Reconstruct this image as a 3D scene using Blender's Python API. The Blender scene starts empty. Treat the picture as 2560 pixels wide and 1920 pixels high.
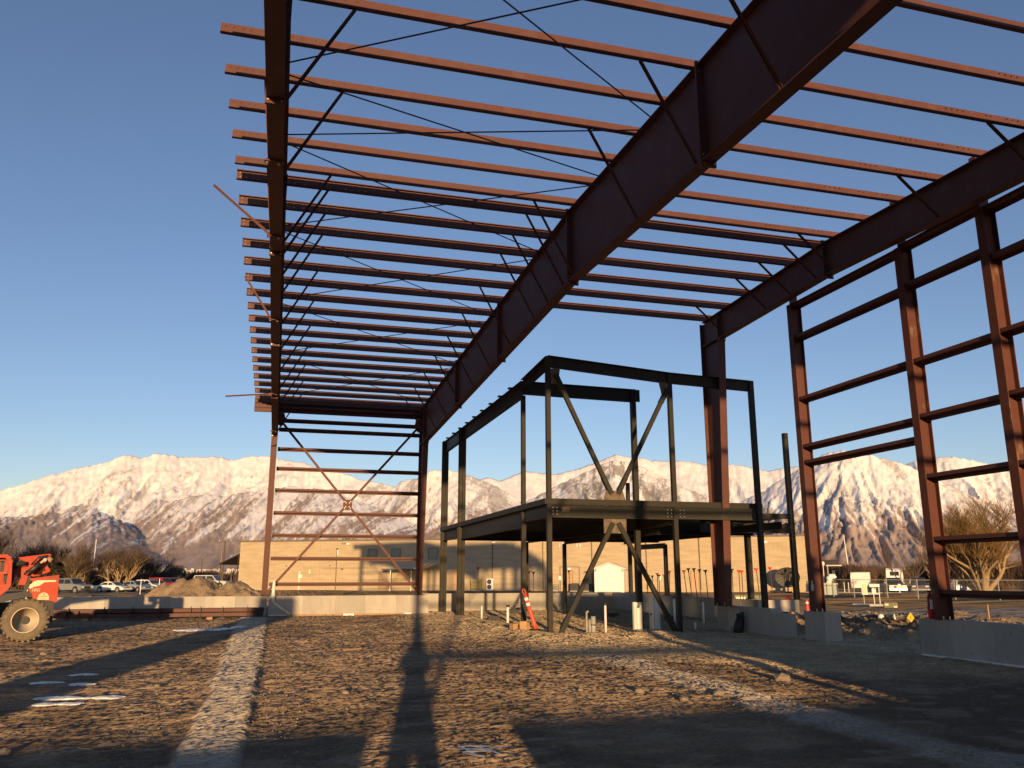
import bpy, math, random
import numpy as np
from mathutils import Vector, Matrix
from math import radians as R, sin, cos, pi, tan, atan2, hypot

scene = bpy.context.scene
C = scene.collection
random.seed(7)
RNG = np.random.default_rng(11)

# ------------------------------------------------------------------ camera, light, exposure
EYE = 1.65
HEAD = R(15.65)                       # camera heading, clockwise from +Y (the direction of the steel frames)
cam_d = bpy.data.cameras.new('camera'); cam = bpy.data.objects.new('camera', cam_d); C.objects.link(cam)
cam.location = (0, 0, EYE); cam.rotation_euler = (R(90 + 13.03), 0, -HEAD)
cam_d.sensor_width = 36; cam_d.lens = 36 * 2058.5 / 2560; cam_d.clip_start = 0.1; cam_d.clip_end = 60000
scene.camera = cam

SUN_EL = R(4.15); SUN_TRAVEL = R(9.3)  # light travels towards this bearing (clockwise from +Y)
world = bpy.data.worlds.new('World'); scene.world = world; world.use_nodes = True
wn = world.node_tree.nodes; bg = wn['Background']
sky = wn.new('ShaderNodeTexSky'); sky.sky_type = 'NISHITA'; sky.sun_disc = False
sky.sun_elevation = SUN_EL; sky.sun_rotation = pi + SUN_TRAVEL
sky.altitude = 1400; sky.air_density = 1.0; sky.dust_density = 0.4; sky.ozone_density = 1.9
tint = wn.new('ShaderNodeVectorMath'); tint.operation = 'MULTIPLY'; tint.inputs[1].default_value = (1.10, 0.955, 1.06)   # the camera's white balance
world.node_tree.links.new(sky.outputs[0], tint.inputs[0]); world.node_tree.links.new(tint.outputs[0], bg.inputs[0]); bg.inputs[1].default_value = 0.15
sun_d = bpy.data.lights.new('sun', 'SUN'); sun = bpy.data.objects.new('sun', sun_d); C.objects.link(sun)
sun_d.energy = 4.8; sun_d.angle = R(0.53); sun_d.color = (1.0, 0.64, 0.31)
tv = Vector((sin(SUN_TRAVEL) * cos(SUN_EL), cos(SUN_TRAVEL) * cos(SUN_EL), -sin(SUN_EL)))
sun.rotation_euler = tv.to_track_quat('-Z', 'Y').to_euler()
sun.location = (-10, -40, 30)
scene.view_settings.view_transform = 'Standard'; scene.view_settings.look = 'None'
scene.view_settings.gamma = 1.0; scene.view_settings.exposure = 0.5
scene.view_settings.use_curve_mapping = False
scene.cycles.max_bounces = 5; scene.cycles.diffuse_bounces = 3; scene.cycles.caustics_reflective = False; scene.cycles.caustics_refractive = False

# ------------------------------------------------------------------ materials
def mat(name, col, rough=0.7, var=0.0, vscale=4.0, bump=0.0, bscale=30.0, metal=0.0, col2=None, thresh=None, stretch=None, spec=0.5):
    m = bpy.data.materials.new(name); m.use_nodes = True
    nt = m.node_tree; n = nt.nodes; l = nt.links; b = n['Principled BSDF']
    b.inputs['Base Color'].default_value = (*col, 1); b.inputs['Roughness'].default_value = rough; b.inputs['Metallic'].default_value = metal
    b.inputs['Specular IOR Level'].default_value = spec
    if var > 0 or bump > 0 or col2:
        tc = n.new('ShaderNodeTexCoord'); src = tc.outputs['Object']
        if stretch:
            mp = n.new('ShaderNodeMapping'); mp.inputs['Scale'].default_value = stretch; l.new(src, mp.inputs[0]); src = mp.outputs[0]
    if var > 0 or col2:
        ns = n.new('ShaderNodeTexNoise'); ns.inputs['Scale'].default_value = vscale; ns.inputs['Detail'].default_value = 6; ns.inputs['Roughness'].default_value = 0.6
        l.new(src, ns.inputs['Vector'])
        cr = n.new('ShaderNodeValToRGB')
        c2 = col2 if col2 else tuple(min(1, c * (1 + var)) for c in col)
        c1 = tuple(c * (1 - var) for c in col) if not col2 else col
        t = thresh if thresh else (0.3, 0.7)
        cr.color_ramp.elements[0].position = t[0]; cr.color_ramp.elements[1].position = t[1]
        cr.color_ramp.elements[0].color = (*c1, 1); cr.color_ramp.elements[1].color = (*c2, 1)
        l.new(ns.outputs['Fac'], cr.inputs[0])
        out = cr.outputs[0]
        if col2 and var > 0:
            n2 = n.new('ShaderNodeTexNoise'); n2.inputs['Scale'].default_value = vscale * 5; n2.inputs['Detail'].default_value = 4; l.new(src, n2.inputs['Vector'])
            mm = n.new('ShaderNodeMath'); mm.operation = 'MULTIPLY_ADD'; mm.inputs[1].default_value = 2 * var; mm.inputs[2].default_value = 1 - var; l.new(n2.outputs['Fac'], mm.inputs[0])
            mx = n.new('ShaderNodeVectorMath'); mx.operation = 'SCALE'; l.new(out, mx.inputs[0]); l.new(mm.outputs[0], mx.inputs['Scale']); out = mx.outputs[0]
        l.new(out, b.inputs['Base Color'])
    if bump > 0:
        nb = n.new('ShaderNodeTexNoise'); nb.inputs['Scale'].default_value = bscale; nb.inputs['Detail'].default_value = 5
        l.new(src, nb.inputs['Vector']); bp = n.new('ShaderNodeBump'); bp.inputs['Strength'].default_value = bump; bp.inputs['Distance'].default_value = 0.02
        l.new(nb.outputs['Fac'], bp.inputs['Height']); l.new(bp.outputs[0], b.inputs['Normal'])
    return m

M = {}
M['red_steel'] = mat('red_oxide_steel', (0.100, 0.042, 0.034), 0.55, 0.15, 3.0, 0.05, 40, spec=0.20, col2=(0.128, 0.062, 0.049), thresh=(0.52, 0.8))
M['red_steel_dirty'] = mat('muddy_red_steel', (0.105, 0.042, 0.033), 0.65, 0.15, 2.2, 0.05, 40, col2=(0.24, 0.175, 0.11), thresh=(0.60, 0.74), stretch=(1, 1, .55), spec=0.12)
M['black_steel'] = mat('black_steel', (0.028, 0.0255, 0.020), 0.55, 0.2, 2.5, 0.05, 30, col2=(0.06, 0.053, 0.039), thresh=(0.58, 0.78), spec=0.2)
M['gusset'] = mat('gusset_steel', (0.15, 0.105, 0.062), 0.6, 0.25, 6, col2=(0.07, 0.05, 0.033), thresh=(0.4, 0.6))
M['deck'] = mat('metal_deck', (0.05, 0.052, 0.055), 0.5, 0.2, 3)
M['bolt'] = mat('zinc_bolt', (0.62, 0.58, 0.5), 0.3, metal=0.8)
M['hole_sky'] = mat('sky_through_hole', (0.30, 0.30, 0.30), 0.5)  # pale dots on the web stand in for sky showing through the holes
M['cable'] = mat('steel_rod', (0.03, 0.03, 0.032), 0.5)
M['concrete'] = mat('cast_concrete', (0.40, 0.37, 0.32), 0.85, 0.12, 1.6, 0.25, 25, col2=(0.33, 0.31, 0.28), thresh=(0.35, 0.65), stretch=(1, 1, .4))
M['concrete_b'] = mat('cast_concrete_light', (0.45, 0.42, 0.36), 0.85, 0.12, 2.3, 0.25, 25, col2=(0.38, 0.35, 0.31), thresh=(0.35, 0.65), stretch=(1, 1, .4))
M['concrete_c'] = mat('cast_concrete_dark', (0.36, 0.335, 0.295), 0.85, 0.14, 1.9, 0.25, 25, col2=(0.30, 0.285, 0.255), thresh=(0.35, 0.65), stretch=(1, 1, .4))
M['white'] = mat('white_paint', (0.78, 0.76, 0.70), 0.5, 0.06, 3)
M['pvc'] = mat('white_plastic', (0.74, 0.72, 0.66), 0.4, 0.08, 5)
M['grey_plastic'] = mat('grey_conduit', (0.32, 0.31, 0.28), 0.5, 0.1, 5)
M['black'] = mat('black_rubber', (0.022, 0.021, 0.02), 0.6, 0.2, 8)
M['wood'] = mat('raw_lumber', (0.36, 0.22, 0.11), 0.8, 0.25, 5, stretch=(1, 8, 8))
M['ply'] = mat('plywood', (0.42, 0.28, 0.15), 0.8, 0.2, 3)
M['tyre'] = mat('dusty_tyre', (0.15, 0.12, 0.082), 0.9, 0.25, 6, 0.3, 30)
M['rim_cream'] = mat('cream_rim', (0.66, 0.55, 0.37), 0.5, 0.1, 5)
M['lift_red'] = mat('machine_orange_red', (0.42, 0.058, 0.029), 0.5, 0.12, 2.5, spec=.25, col2=(0.36, 0.115, 0.065), thresh=(0.5, 0.85))
M['lift_dark'] = mat('machine_dark', (0.03, 0.027, 0.025), 0.5, 0.3, 6)
M['cream'] = mat('cream_paint', (0.74, 0.60, 0.38), 0.5)
M['decal'] = mat('pale_decal', (0.75, 0.50, 0.30), 0.5)
M['decal_ink'] = mat('decal_ink', (0.10, 0.06, 0.03), 0.6)
M['orange'] = mat('safety_orange', (0.72, 0.075, 0.035), 0.45, 0.08, 6)
M['reflect'] = mat('reflective_sleeve', (0.85, 0.83, 0.78), 0.35)
M['ext_red'] = mat('extinguisher_red', (0.50, 0.018, 0.015), 0.25)
M['glass_dark'] = mat('dark_glass', (0.018, 0.022, 0.026), 0.08)
M['glass_car'] = mat('car_glass', (0.025, 0.03, 0.035), 0.08)
M['chrome'] = mat('chrome', (0.7, 0.7, 0.7), 0.2, metal=1.0)
M['lamp_clear'] = mat('headlamp', (0.6, 0.58, 0.52), 0.15)
M['lamp_red'] = mat('tail_lamp', (0.45, 0.02, 0.02), 0.2)
M['car_tyre'] = mat('car_tyre', (0.03, 0.028, 0.026), 0.8)
M['alloy'] = mat('alloy', (0.45, 0.44, 0.42), 0.35, metal=0.6)
M['bark'] = mat('bark', (0.105, 0.075, 0.047), 0.9, 0.3, 6)
M['bark_pale'] = mat('pale_bark', (0.27, 0.19, 0.105), 0.9, 0.3, 6)
M['twig'] = mat('twigs', (0.12, 0.082, 0.050), 0.9, 0.2, 1)
M['twig_dark'] = mat('dark_twigs', (0.085, 0.062, 0.042), 0.9, 0.2, 1)
M['twig_gold'] = mat('golden_twigs', (0.21, 0.125, 0.04), 0.9, 0.2, 1)
M['brush'] = mat('dry_brush', (0.14, 0.09, 0.058), 0.95, 0.3, .6)
M['green_box'] = mat('utility_green', (0.12, 0.13, 0.07), 0.6, 0.1, 3)
M['pale_green'] = mat('pale_green_cabinet', (0.40, 0.46, 0.36), 0.6, 0.08, 3)
M['yellow_green'] = mat('yellowish_unit', (0.42, 0.36, 0.13), 0.6, 0.08, 3)
M['galv'] = mat('galvanised', (0.42, 0.40, 0.37), 0.45, 0.1, 5, metal=0.4)
M['sign_yellow'] = mat('sign_yellow', (0.72, 0.42, 0.03), 0.45)
M['dish'] = mat('dish_mesh', (0.075, 0.068, 0.06), 0.7)
M['door_brown'] = mat('steel_door', (0.28, 0.20, 0.13), 0.6, 0.15, 2)
M['door_tan'] = mat('tan_door', (0.42, 0.26, 0.14), 0.6, 0.08, 2)
M['roof_dark'] = mat('dark_roof_edge', (0.13, 0.105, 0.085), 0.7, 0.2, 2)
M['ice'] = mat('dirty_ice', (0.78, 0.76, 0.73), 0.4, 0.08, 4)
M['stone'] = mat('pale_stone', (0.24, 0.195, 0.145), 0.9, 0.2, 5)
M['pebble'] = mat('gravel_pebble', (0.27, 0.215, 0.15), 0.9, 0.35, 1.5)
M['pile'] = mat('loose_dirt', (.27, .195, .115), .95, .22, 2.2, .8, 9); M['pile'].node_tree.nodes['Bump'].inputs['Distance'].default_value = .1
M['window_blue'] = mat('window_pane', (0.11, 0.145, 0.14), 0.12)

# ------------------------------------------------------------------ mesh builder
def ortho(d):
    d = Vector(d).normalized(); u = Vector((0, 0, 1)) if abs(d.z) < 0.95 else Vector((0, 1, 0))
    s = d.cross(u).normalized(); return d, s, s.cross(d).normalized()

class MB:
    def __init__(self): self.v = []; self.f = []; self.mi = []; self.cur = 0
    def add(self, vs, fs):
        o = len(self.v); self.v.extend([tuple(p) for p in vs])
        for f in fs: self.f.append([o + i for i in f]); self.mi.append(self.cur)
        return self
    def box(self, a, b):
        x0, y0, z0 = [min(a[i], b[i]) for i in range(3)]; x1, y1, z1 = [max(a[i], b[i]) for i in range(3)]
        return self.add([(x0,y0,z0),(x1,y0,z0),(x1,y1,z0),(x0,y1,z0),(x0,y0,z1),(x1,y0,z1),(x1,y1,z1),(x0,y1,z1)],
                 [(0,3,2,1),(4,5,6,7),(0,1,5,4),(1,2,6,5),(2,3,7,6),(3,0,4,7)])
    def cbox(self, c, s): return self.box([c[i]-s[i]/2 for i in range(3)], [c[i]+s[i]/2 for i in range(3)])
    def bar(self, a, b, w, h, side=None):
        a = Vector(a); b = Vector(b); d = (b - a).normalized()
        if side is None: _, s, u = ortho(d)
        else:
            s = Vector(side).normalized(); s = (s - d * s.dot(d)).normalized(); u = s.cross(d).normalized()
        s = s * w / 2; u = u * h / 2
        return self.add([a-s-u, a+s-u, a+s+u, a-s+u, b-s-u, b+s-u, b+s+u, b-s+u],
                 [(0,1,2,3),(7,6,5,4),(0,4,5,1),(1,5,6,2),(2,6,7,3),(3,7,4,0)])
    def tube(self, pts, rad, n=8, cap=True):
        pts = [Vector(p) for p in pts]; rad = rad if hasattr(rad, '__len__') else [rad] * len(pts)
        vs = []; fs = []; s0 = None
        for i, p in enumerate(pts):
            d = (pts[min(i+1, len(pts)-1)] - pts[max(i-1, 0)])
            d, s, u = ortho(d)
            if s0 is not None and s.dot(s0) < 0: s, u = -s, -u
            s0 = s
            for k in range(n):
                t = 2*pi*k/n; vs.append(p + (s*cos(t) + u*sin(t)) * rad[i])
        for i in range(len(pts)-1):
            for k in range(n):
                a = i*n+k; b2 = i*n+(k+1)%n; fs.append((a, b2, b2+n, a+n))
        if cap: fs.append(tuple(range(n-1, -1, -1))); fs.append(tuple(range((len(pts)-1)*n, len(pts)*n)))
        return self.add(vs, fs)
    def prism(self, poly, axis, a, b):
        # poly: 2-D points; axis 0/1/2 is the extrusion axis; a,b are its limits
        def P(p, t):
            q = list(p); q.insert(axis, t); return tuple(q)
        n = len(poly); vs = [P(p, a) for p in poly] + [P(p, b) for p in poly]
        fs = [tuple(range(n-1, -1, -1)), tuple(range(n, 2*n))] + [(i, (i+1) % n, n+(i+1) % n, n+i) for i in range(n)]
        return self.add(vs, fs)
    def lathe(self, prof, n=16, c=(0, 0, 0), axis=2):
        vs = []; fs = []
        for r, h in prof:
            for k in range(n):
                t = 2*pi*k/n; p = [r*cos(t), r*sin(t)]; p.insert(axis, h); vs.append(tuple(p[i]+c[i] for i in range(3)))
        for i in range(len(prof)-1):
            for k in range(n):
                a = i*n+k; b = i*n+(k+1) % n; fs.append((a, b, b+n, a+n))
        fs.append(tuple(range(n-1, -1, -1))); fs.append(tuple(range((len(prof)-1)*n, len(prof)*n)))
        return self.add(vs, fs)
    def grid(self, fn, nu, nv):
        vs = [fn(i/(nu-1), j/(nv-1)) for j in range(nv) for i in range(nu)]
        return self.add(vs, [(j*nu+i, j*nu+i+1, (j+1)*nu+i+1, (j+1)*nu+i) for j in range(nv-1) for i in range(nu-1)])
    def mesh(self, name):
        me = bpy.data.meshes.new(name); me.from_pydata(self.v, [], self.f); me.update(); return me
    def build(self, name, m, parent=None, smooth=False, world=True):
        # vertices given in world axes; a parent's location is taken off so the child sits under it
        if parent is not None and world:
            o = parent; off = Vector((0, 0, 0))
            while o is not None: off += o.location; o = o.parent
            self.v = [(p[0]-off.x, p[1]-off.y, p[2]-off.z) for p in self.v]
        me = self.mesh(name)
        ms = m if isinstance(m, (list, tuple)) else [m]
        for q in ms: me.materials.append(M[q] if isinstance(q, str) else q)
        if len(ms) > 1: me.polygons.foreach_set('material_index', self.mi)
        if smooth: me.polygons.foreach_set('use_smooth', [True]*len(me.polygons))
        import bmesh
        bm = bmesh.new(); bm.from_mesh(me); bmesh.ops.recalc_face_normals(bm, faces=bm.faces); bm.to_mesh(me); bm.free()
        o = bpy.data.objects.new(name, me); C.objects.link(o)
        if parent is not None: o.parent = parent
        return o

def tag(o, label=None, cat=None, group=None, kind=None):
    if label: o['label'] = label
    if cat: o['category'] = cat
    if group: o['group'] = group
    if kind: o['kind'] = kind
    return o
def thing(name, label, cat, loc=(0, 0, 0), rz=0, group=None):
    o = bpy.data.objects.new(name, None); C.objects.link(o); o.location = loc; o.rotation_euler = (0, 0, rz); o.empty_display_size = .3
    return tag(o, label, cat, group)
def copy_tree(o, loc=None, rz=None, label=None, scale=None, parent=None):
    c = o.copy(); C.objects.link(c)
    if parent is not None: c.parent = parent
    if loc is not None: c.location = loc
    if rz is not None: c.rotation_euler = (0, 0, rz)
    if scale is not None: c.scale = scale if hasattr(scale, '__len__') else (scale,)*3
    if label: c['label'] = label
    for ch in [q for q in bpy.data.objects if q.parent == o]: copy_tree(ch, parent=c)
    return c
def far(az, d, z=0):                    # a place given by bearing from +Y (degrees, clockwise) and distance in metres
    return Vector((sin(R(az)) * d, cos(R(az)) * d, z))
def text_mesh(name, txt, size, m, parent, loc, rot, extrude=0.004, shear=0.0):
    cu = bpy.data.curves.new(name, 'FONT'); cu.body = txt; cu.size = size; cu.extrude = extrude; cu.align_x = 'CENTER'; cu.align_y = 'CENTER'; cu.shear = shear; cu.resolution_u = 2
    t = bpy.data.objects.new(name, cu); C.objects.link(t)
    me = bpy.data.meshes.new_from_object(t.evaluated_get(bpy.context.evaluated_depsgraph_get()))
    bpy.data.objects.remove(t); me.materials.clear(); me.materials.append(M[m])
    o = bpy.data.objects.new(name, me); C.objects.link(o); o.parent = parent; o.location = loc; o.rotation_euler = rot
    return o

# ------------------------------------------------------------------ noise (numpy)
def _h(ix, iy, s):
    n = (ix.astype(np.int64) * 374761393 + iy.astype(np.int64) * 668265263 + s * 1442695041) & 0xffffffff
    n = ((n ^ (n >> 13)) * 1274126177) & 0xffffffff
    return ((n ^ (n >> 16)) & 0xffff) / 65535.0
def vnoise(x, y, s=0):
    ix = np.floor(x); iy = np.floor(y); fx = x - ix; fy = y - iy
    fx = fx*fx*fx*(fx*(fx*6-15)+10); fy = fy*fy*fy*(fy*(fy*6-15)+10)
    a = _h(ix, iy, s); b = _h(ix+1, iy, s); c = _h(ix, iy+1, s); d = _h(ix+1, iy+1, s)
    return (a + (b-a)*fx + (c-a)*fy + (a-b-c+d)*fx*fy) * 2 - 1
def fbm(x, y, o=4, s=0, g=0.5):
    t = 0; a = 1; 
    for i in range(o): t = t + a*vnoise(x, y, s+i*17); x = x*2.03+1.7; y = y*2.03-0.9; a *= g
    return t
def ridged(x, y, o=4, s=0, g=0.55):
    t = 0; a = 1
    for i in range(o): t = t + a*(1-np.abs(vnoise(x, y, s+i*31))*1.6); x = x*2.07+3.1; y = y*2.07+1.3; a *= g
    return t
def ss(a, b, x):
    t = np.clip((x-a)/(b-a), 0, 1); return t*t*(3-2*t)

# ------------------------------------------------------------------ ground
WA = np.array([-4.0, 100.3]); WB = np.array([49.73, 69.75]); WL = float(np.hypot(*(WB-WA))); WD = (WB-WA)/WL; WN = np.array([-WD[1], WD[0]])
def drop(x, y):
    d = np.hypot(x, y); az = np.degrees(np.arctan2(x, y)); n = (x-WA[0])*WN[0] + (y-WA[1])*WN[1]
    return -0.5*ss(75, 110, d)*np.maximum(1-ss(-5.5, -3.0, az), ss(0.5, 8, n))
def strip1(x, y): return ss(-.05, .06, x + .56 + .0195*y + .07*vnoise(x*3, y*2.5, 91) + .05*vnoise(x*1.1, y*.7, 97))*(1-ss(-.24, -.14, x + .05*vnoise(x*3, y*2.2, 92)))*ss(0, 4, y)*(1-ss(34.5, 34.9, y))
def strip2(x, y):
    xx = x - 0.03*(y-6)
    return ss(5.75, 6.1, xx + .22*vnoise(x*1.5, y*1.2, 93))*(1-ss(6.45, 6.8, xx + .22*vnoise(x*1.6, y*1.1, 94)))*ss(2, 5, y)*(1-ss(15.5, 17.5, y))
def gravel(x, y):
    n = .9*fbm(x*.5, y*.5, 3, 95)
    return np.maximum(ss(5.3, 6.6, x + n*.6)*ss(15.4, 17.2, y + n + .12*(x-6) + 4.2*ss(7.5, 9.5, x)), ss(4.2, 5.6, x+n*.5)*ss(20, 23, y+n)*.8)*(1-ss(38, 39, y))*(1-ss(15.6, 15.9, x))
def rubble(x, y): return ss(14.2, 14.9, x)*(1-ss(20.5, 22, x))*ss(15.5, 17, y-.0*x)*(1-ss(25.5, 27.5, y))
def gbase(x, y):
    x = np.asarray(x, float); y = np.asarray(y, float)
    g = gravel(x, y)
    z = drop(x, y) + 0.05*g + .055*strip1(x, y) + .03*strip2(x, y)
    z = z + .11*np.exp(-((x-6.75)/.65)**2)*ss(20.5, 22.5, y)*(1-ss(30, 35, y))
    z = z + .10*np.exp(-((y-21.0-.15*(x-7))/.8)**2)*ss(5.5, 7, x)*(1-ss(10.0, 11.5, x))
    z = z + .16*rubble(x, y)
    return z
def gz(x, y): return float(gbase(np.array([x]), np.array([y]))[0])

def axis(lo, hi, step, far_to, growth):
    a = list(np.arange(lo, hi, step)); s = step; p = a[-1]; right = []
    while p < far_to: s *= growth; p += s; right.append(p)
    s = step; p = lo; left = []
    while p > -far_to: s *= growth; p -= s; left.append(p)
    return np.array(left[::-1] + a + right)
gx = axis(-8.5, 21.0, 0.046, 16000, 1.22)
ny = [4.6]
while ny[-1] < 42: ny.append(ny[-1] + max(.036, .0050*ny[-1]))
s_ = ny[-1]-ny[-2]; p_ = ny[-1]
while p_ < 16000: s_ *= 1.13; p_ += s_; ny.append(p_)
back = [4.2, 3.6, 3.0, 2.4, 1.8, 1.2, .6, 0, -.6, -1.2, -1.8, -2.4, -3, -4, -6, -9, -14, -22, -40, -80, -200, -600, -2000, -6000, -16000]
gy = np.array(back[::-1] + ny)
GX, GY = np.meshgrid(gx, gy)
D_ = np.hypot(GX, GY); near = (1-ss(34, 60, GY))*(1-ss(19.5, 24, np.abs(GX-6)))*ss(2.5, 4.5, GY)
gr = gravel(GX, GY); rb = rubble(GX, GY); st1 = strip1(GX, GY); st2 = strip2(GX, GY)
soil = (1-np.clip(gr+st1+st2, 0, 1))
Z = gbase(GX, GY)
Z += (.018*fbm(GX*.33, GY*.33, 2, 5))*near
warp = .35*fbm(GX*.8, GY*.8, 2, 8)
Z += near*soil*(.006*fbm(GX*1.2+warp, GY*1.6, 3, 11) + .0035*ridged(GX*1.3+warp, GY*6.0+warp*3, 3, 21) + .007*np.clip(fbm(GX*4, GY*6, 3, 33)-.25, 0, 2))
crumb = RNG.normal(0, 1, GX.shape)*.6 + .8*vnoise(GX*9, GY*12, 35)
Z += near*(.0008+.00015*GY)*crumb*(.75+.45*fbm(GX*.9, GY*.9, 2, 36))*(1-.45*st1)
# wheel ruts and lugs on the soil
lug = np.sin((GY*9 + 1.5*np.sin(GX*2.2) + 3*fbm(GX*.5, GY*.5, 2, 61)))
Z += near*soil*.003*lug*ss(-.1, .5, fbm(GX*.28+4, GY*.2, 2, 44))
Z += near*np.clip(gr+st1+st2, 0, 1)*(.012*fbm(GX*1.1, GY*1.1, 3, 71) + .004*fbm(GX*7, GY*9, 2, 72))*(1-.6*st1)
Z += near*rb*(.19*ridged(GX*.9, GY*.9, 4, 81) - .10 + .05*fbm(GX*4, GY*5, 2, 83))
Z += (1-near)*.10*fbm(GX*.12, GY*.12, 3, 85)*ss(36, 46, D_)*(1-ss(70, 95, D_))
verts = np.stack([GX, GY, Z], -1).reshape(-1, 3)
nx_, ny_ = len(gx), len(gy)
I = np.arange(nx_*ny_).reshape(ny_, nx_)
quads = np.stack([I[:-1, :-1], I[:-1, 1:], I[1:, 1:], I[1:, :-1]], -1).reshape(-1, 4)
def np_mesh(name, verts, quads, col=None, smooth=True):
    me = bpy.data.meshes.new(name); me.vertices.add(len(verts)); me.vertices.foreach_set('co', verts.astype(np.float32).ravel())
    k = quads.shape[1]; me.loops.add(quads.size); me.loops.foreach_set('vertex_index', quads.astype(np.int32).ravel())
    me.polygons.add(len(quads)); me.polygons.foreach_set('loop_start', np.arange(0, quads.size, k, dtype=np.int32))
    me.update(calc_edges=True)
    if smooth: me.polygons.foreach_set('use_smooth', np.ones(len(quads), bool))
    if col is not None:
        at = me.color_attributes.new('tone', 'FLOAT_COLOR', 'POINT'); at.data.foreach_set('color', np.concatenate([col, np.ones((len(col), 1))], 1).astype(np.float32).ravel())
    return me
def lerp(a, b, t): return a + (np.array(b)-a)*t[..., None]
v1 = np.clip(.5+.5*fbm(GX*.45, GY*.45, 4, 3), 0, 1); v2 = np.clip(.5+.6*fbm(GX*2.5, GY*3.5, 3, 4), 0, 1)
col = np.zeros(GX.shape+(3,)) + np.array((.255, .185, .122))
col = lerp(col, (.145, .107, .073), ss(.35, .75, v1)*.8)
col = lerp(col, (.32, .245, .165), ss(.6, .95, v2)*.5)
far_soil = ss(36, 44, D_); col = lerp(col, (.20, .135, .075), far_soil*.85)
col = lerp(col, (.13, .10, .055), far_soil*ss(.45, .8, np.clip(.5+.6*fbm(GX*.15, GY*.15, 3, 6), 0, 1))*.6)
col = lerp(col, (.45, .35, .22), np.clip(gr, 0, 1)*(.75+.25*v2))
col = lerp(col, (.40, .355, .29), np.clip(st1, 0, 1)*.95)
col = lerp(col, (.38, .335, .275), np.clip(st2, 0, 1)*.9)
col = lerp(col, (.20, .14, .088), rb*.5*(v2)); col = lerp(col, (.09, .062, .04), rb*.5*(1-v2))
depth = GX*sin(HEAD)+GY*cos(HEAD); lat = GX*cos(HEAD)-GY*sin(HEAD)
road = ss(27.5, 28.5, depth+.05*lat)*(1-ss(40.0, 41, depth+.05*lat))*ss(9.5, 11.5, lat - .25*(depth-30))
col = lerp(col, (.165, .160, .155), road)
AZ = np.degrees(np.arctan2(GX, GY))
lot = np.maximum((1-ss(-6.5, -5.5, AZ))*ss(97, 99, D_)*(1-ss(134, 136, D_))*(AZ > -60), ss(34.5, 35.5, AZ)*ss(100, 102, D_)*(1-ss(134, 136, D_))*(AZ < 80))
col = lerp(col, (.15, .14, .125), lot)
farf = ss(300, 1200, D_); col = lerp(col, (.17, .125, .095), farf)
col *= (.9+.2*v2)[..., None]
GTONE = col.copy()
ground_me = np_mesh('ground', verts, quads, col.reshape(-1, 3))
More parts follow.
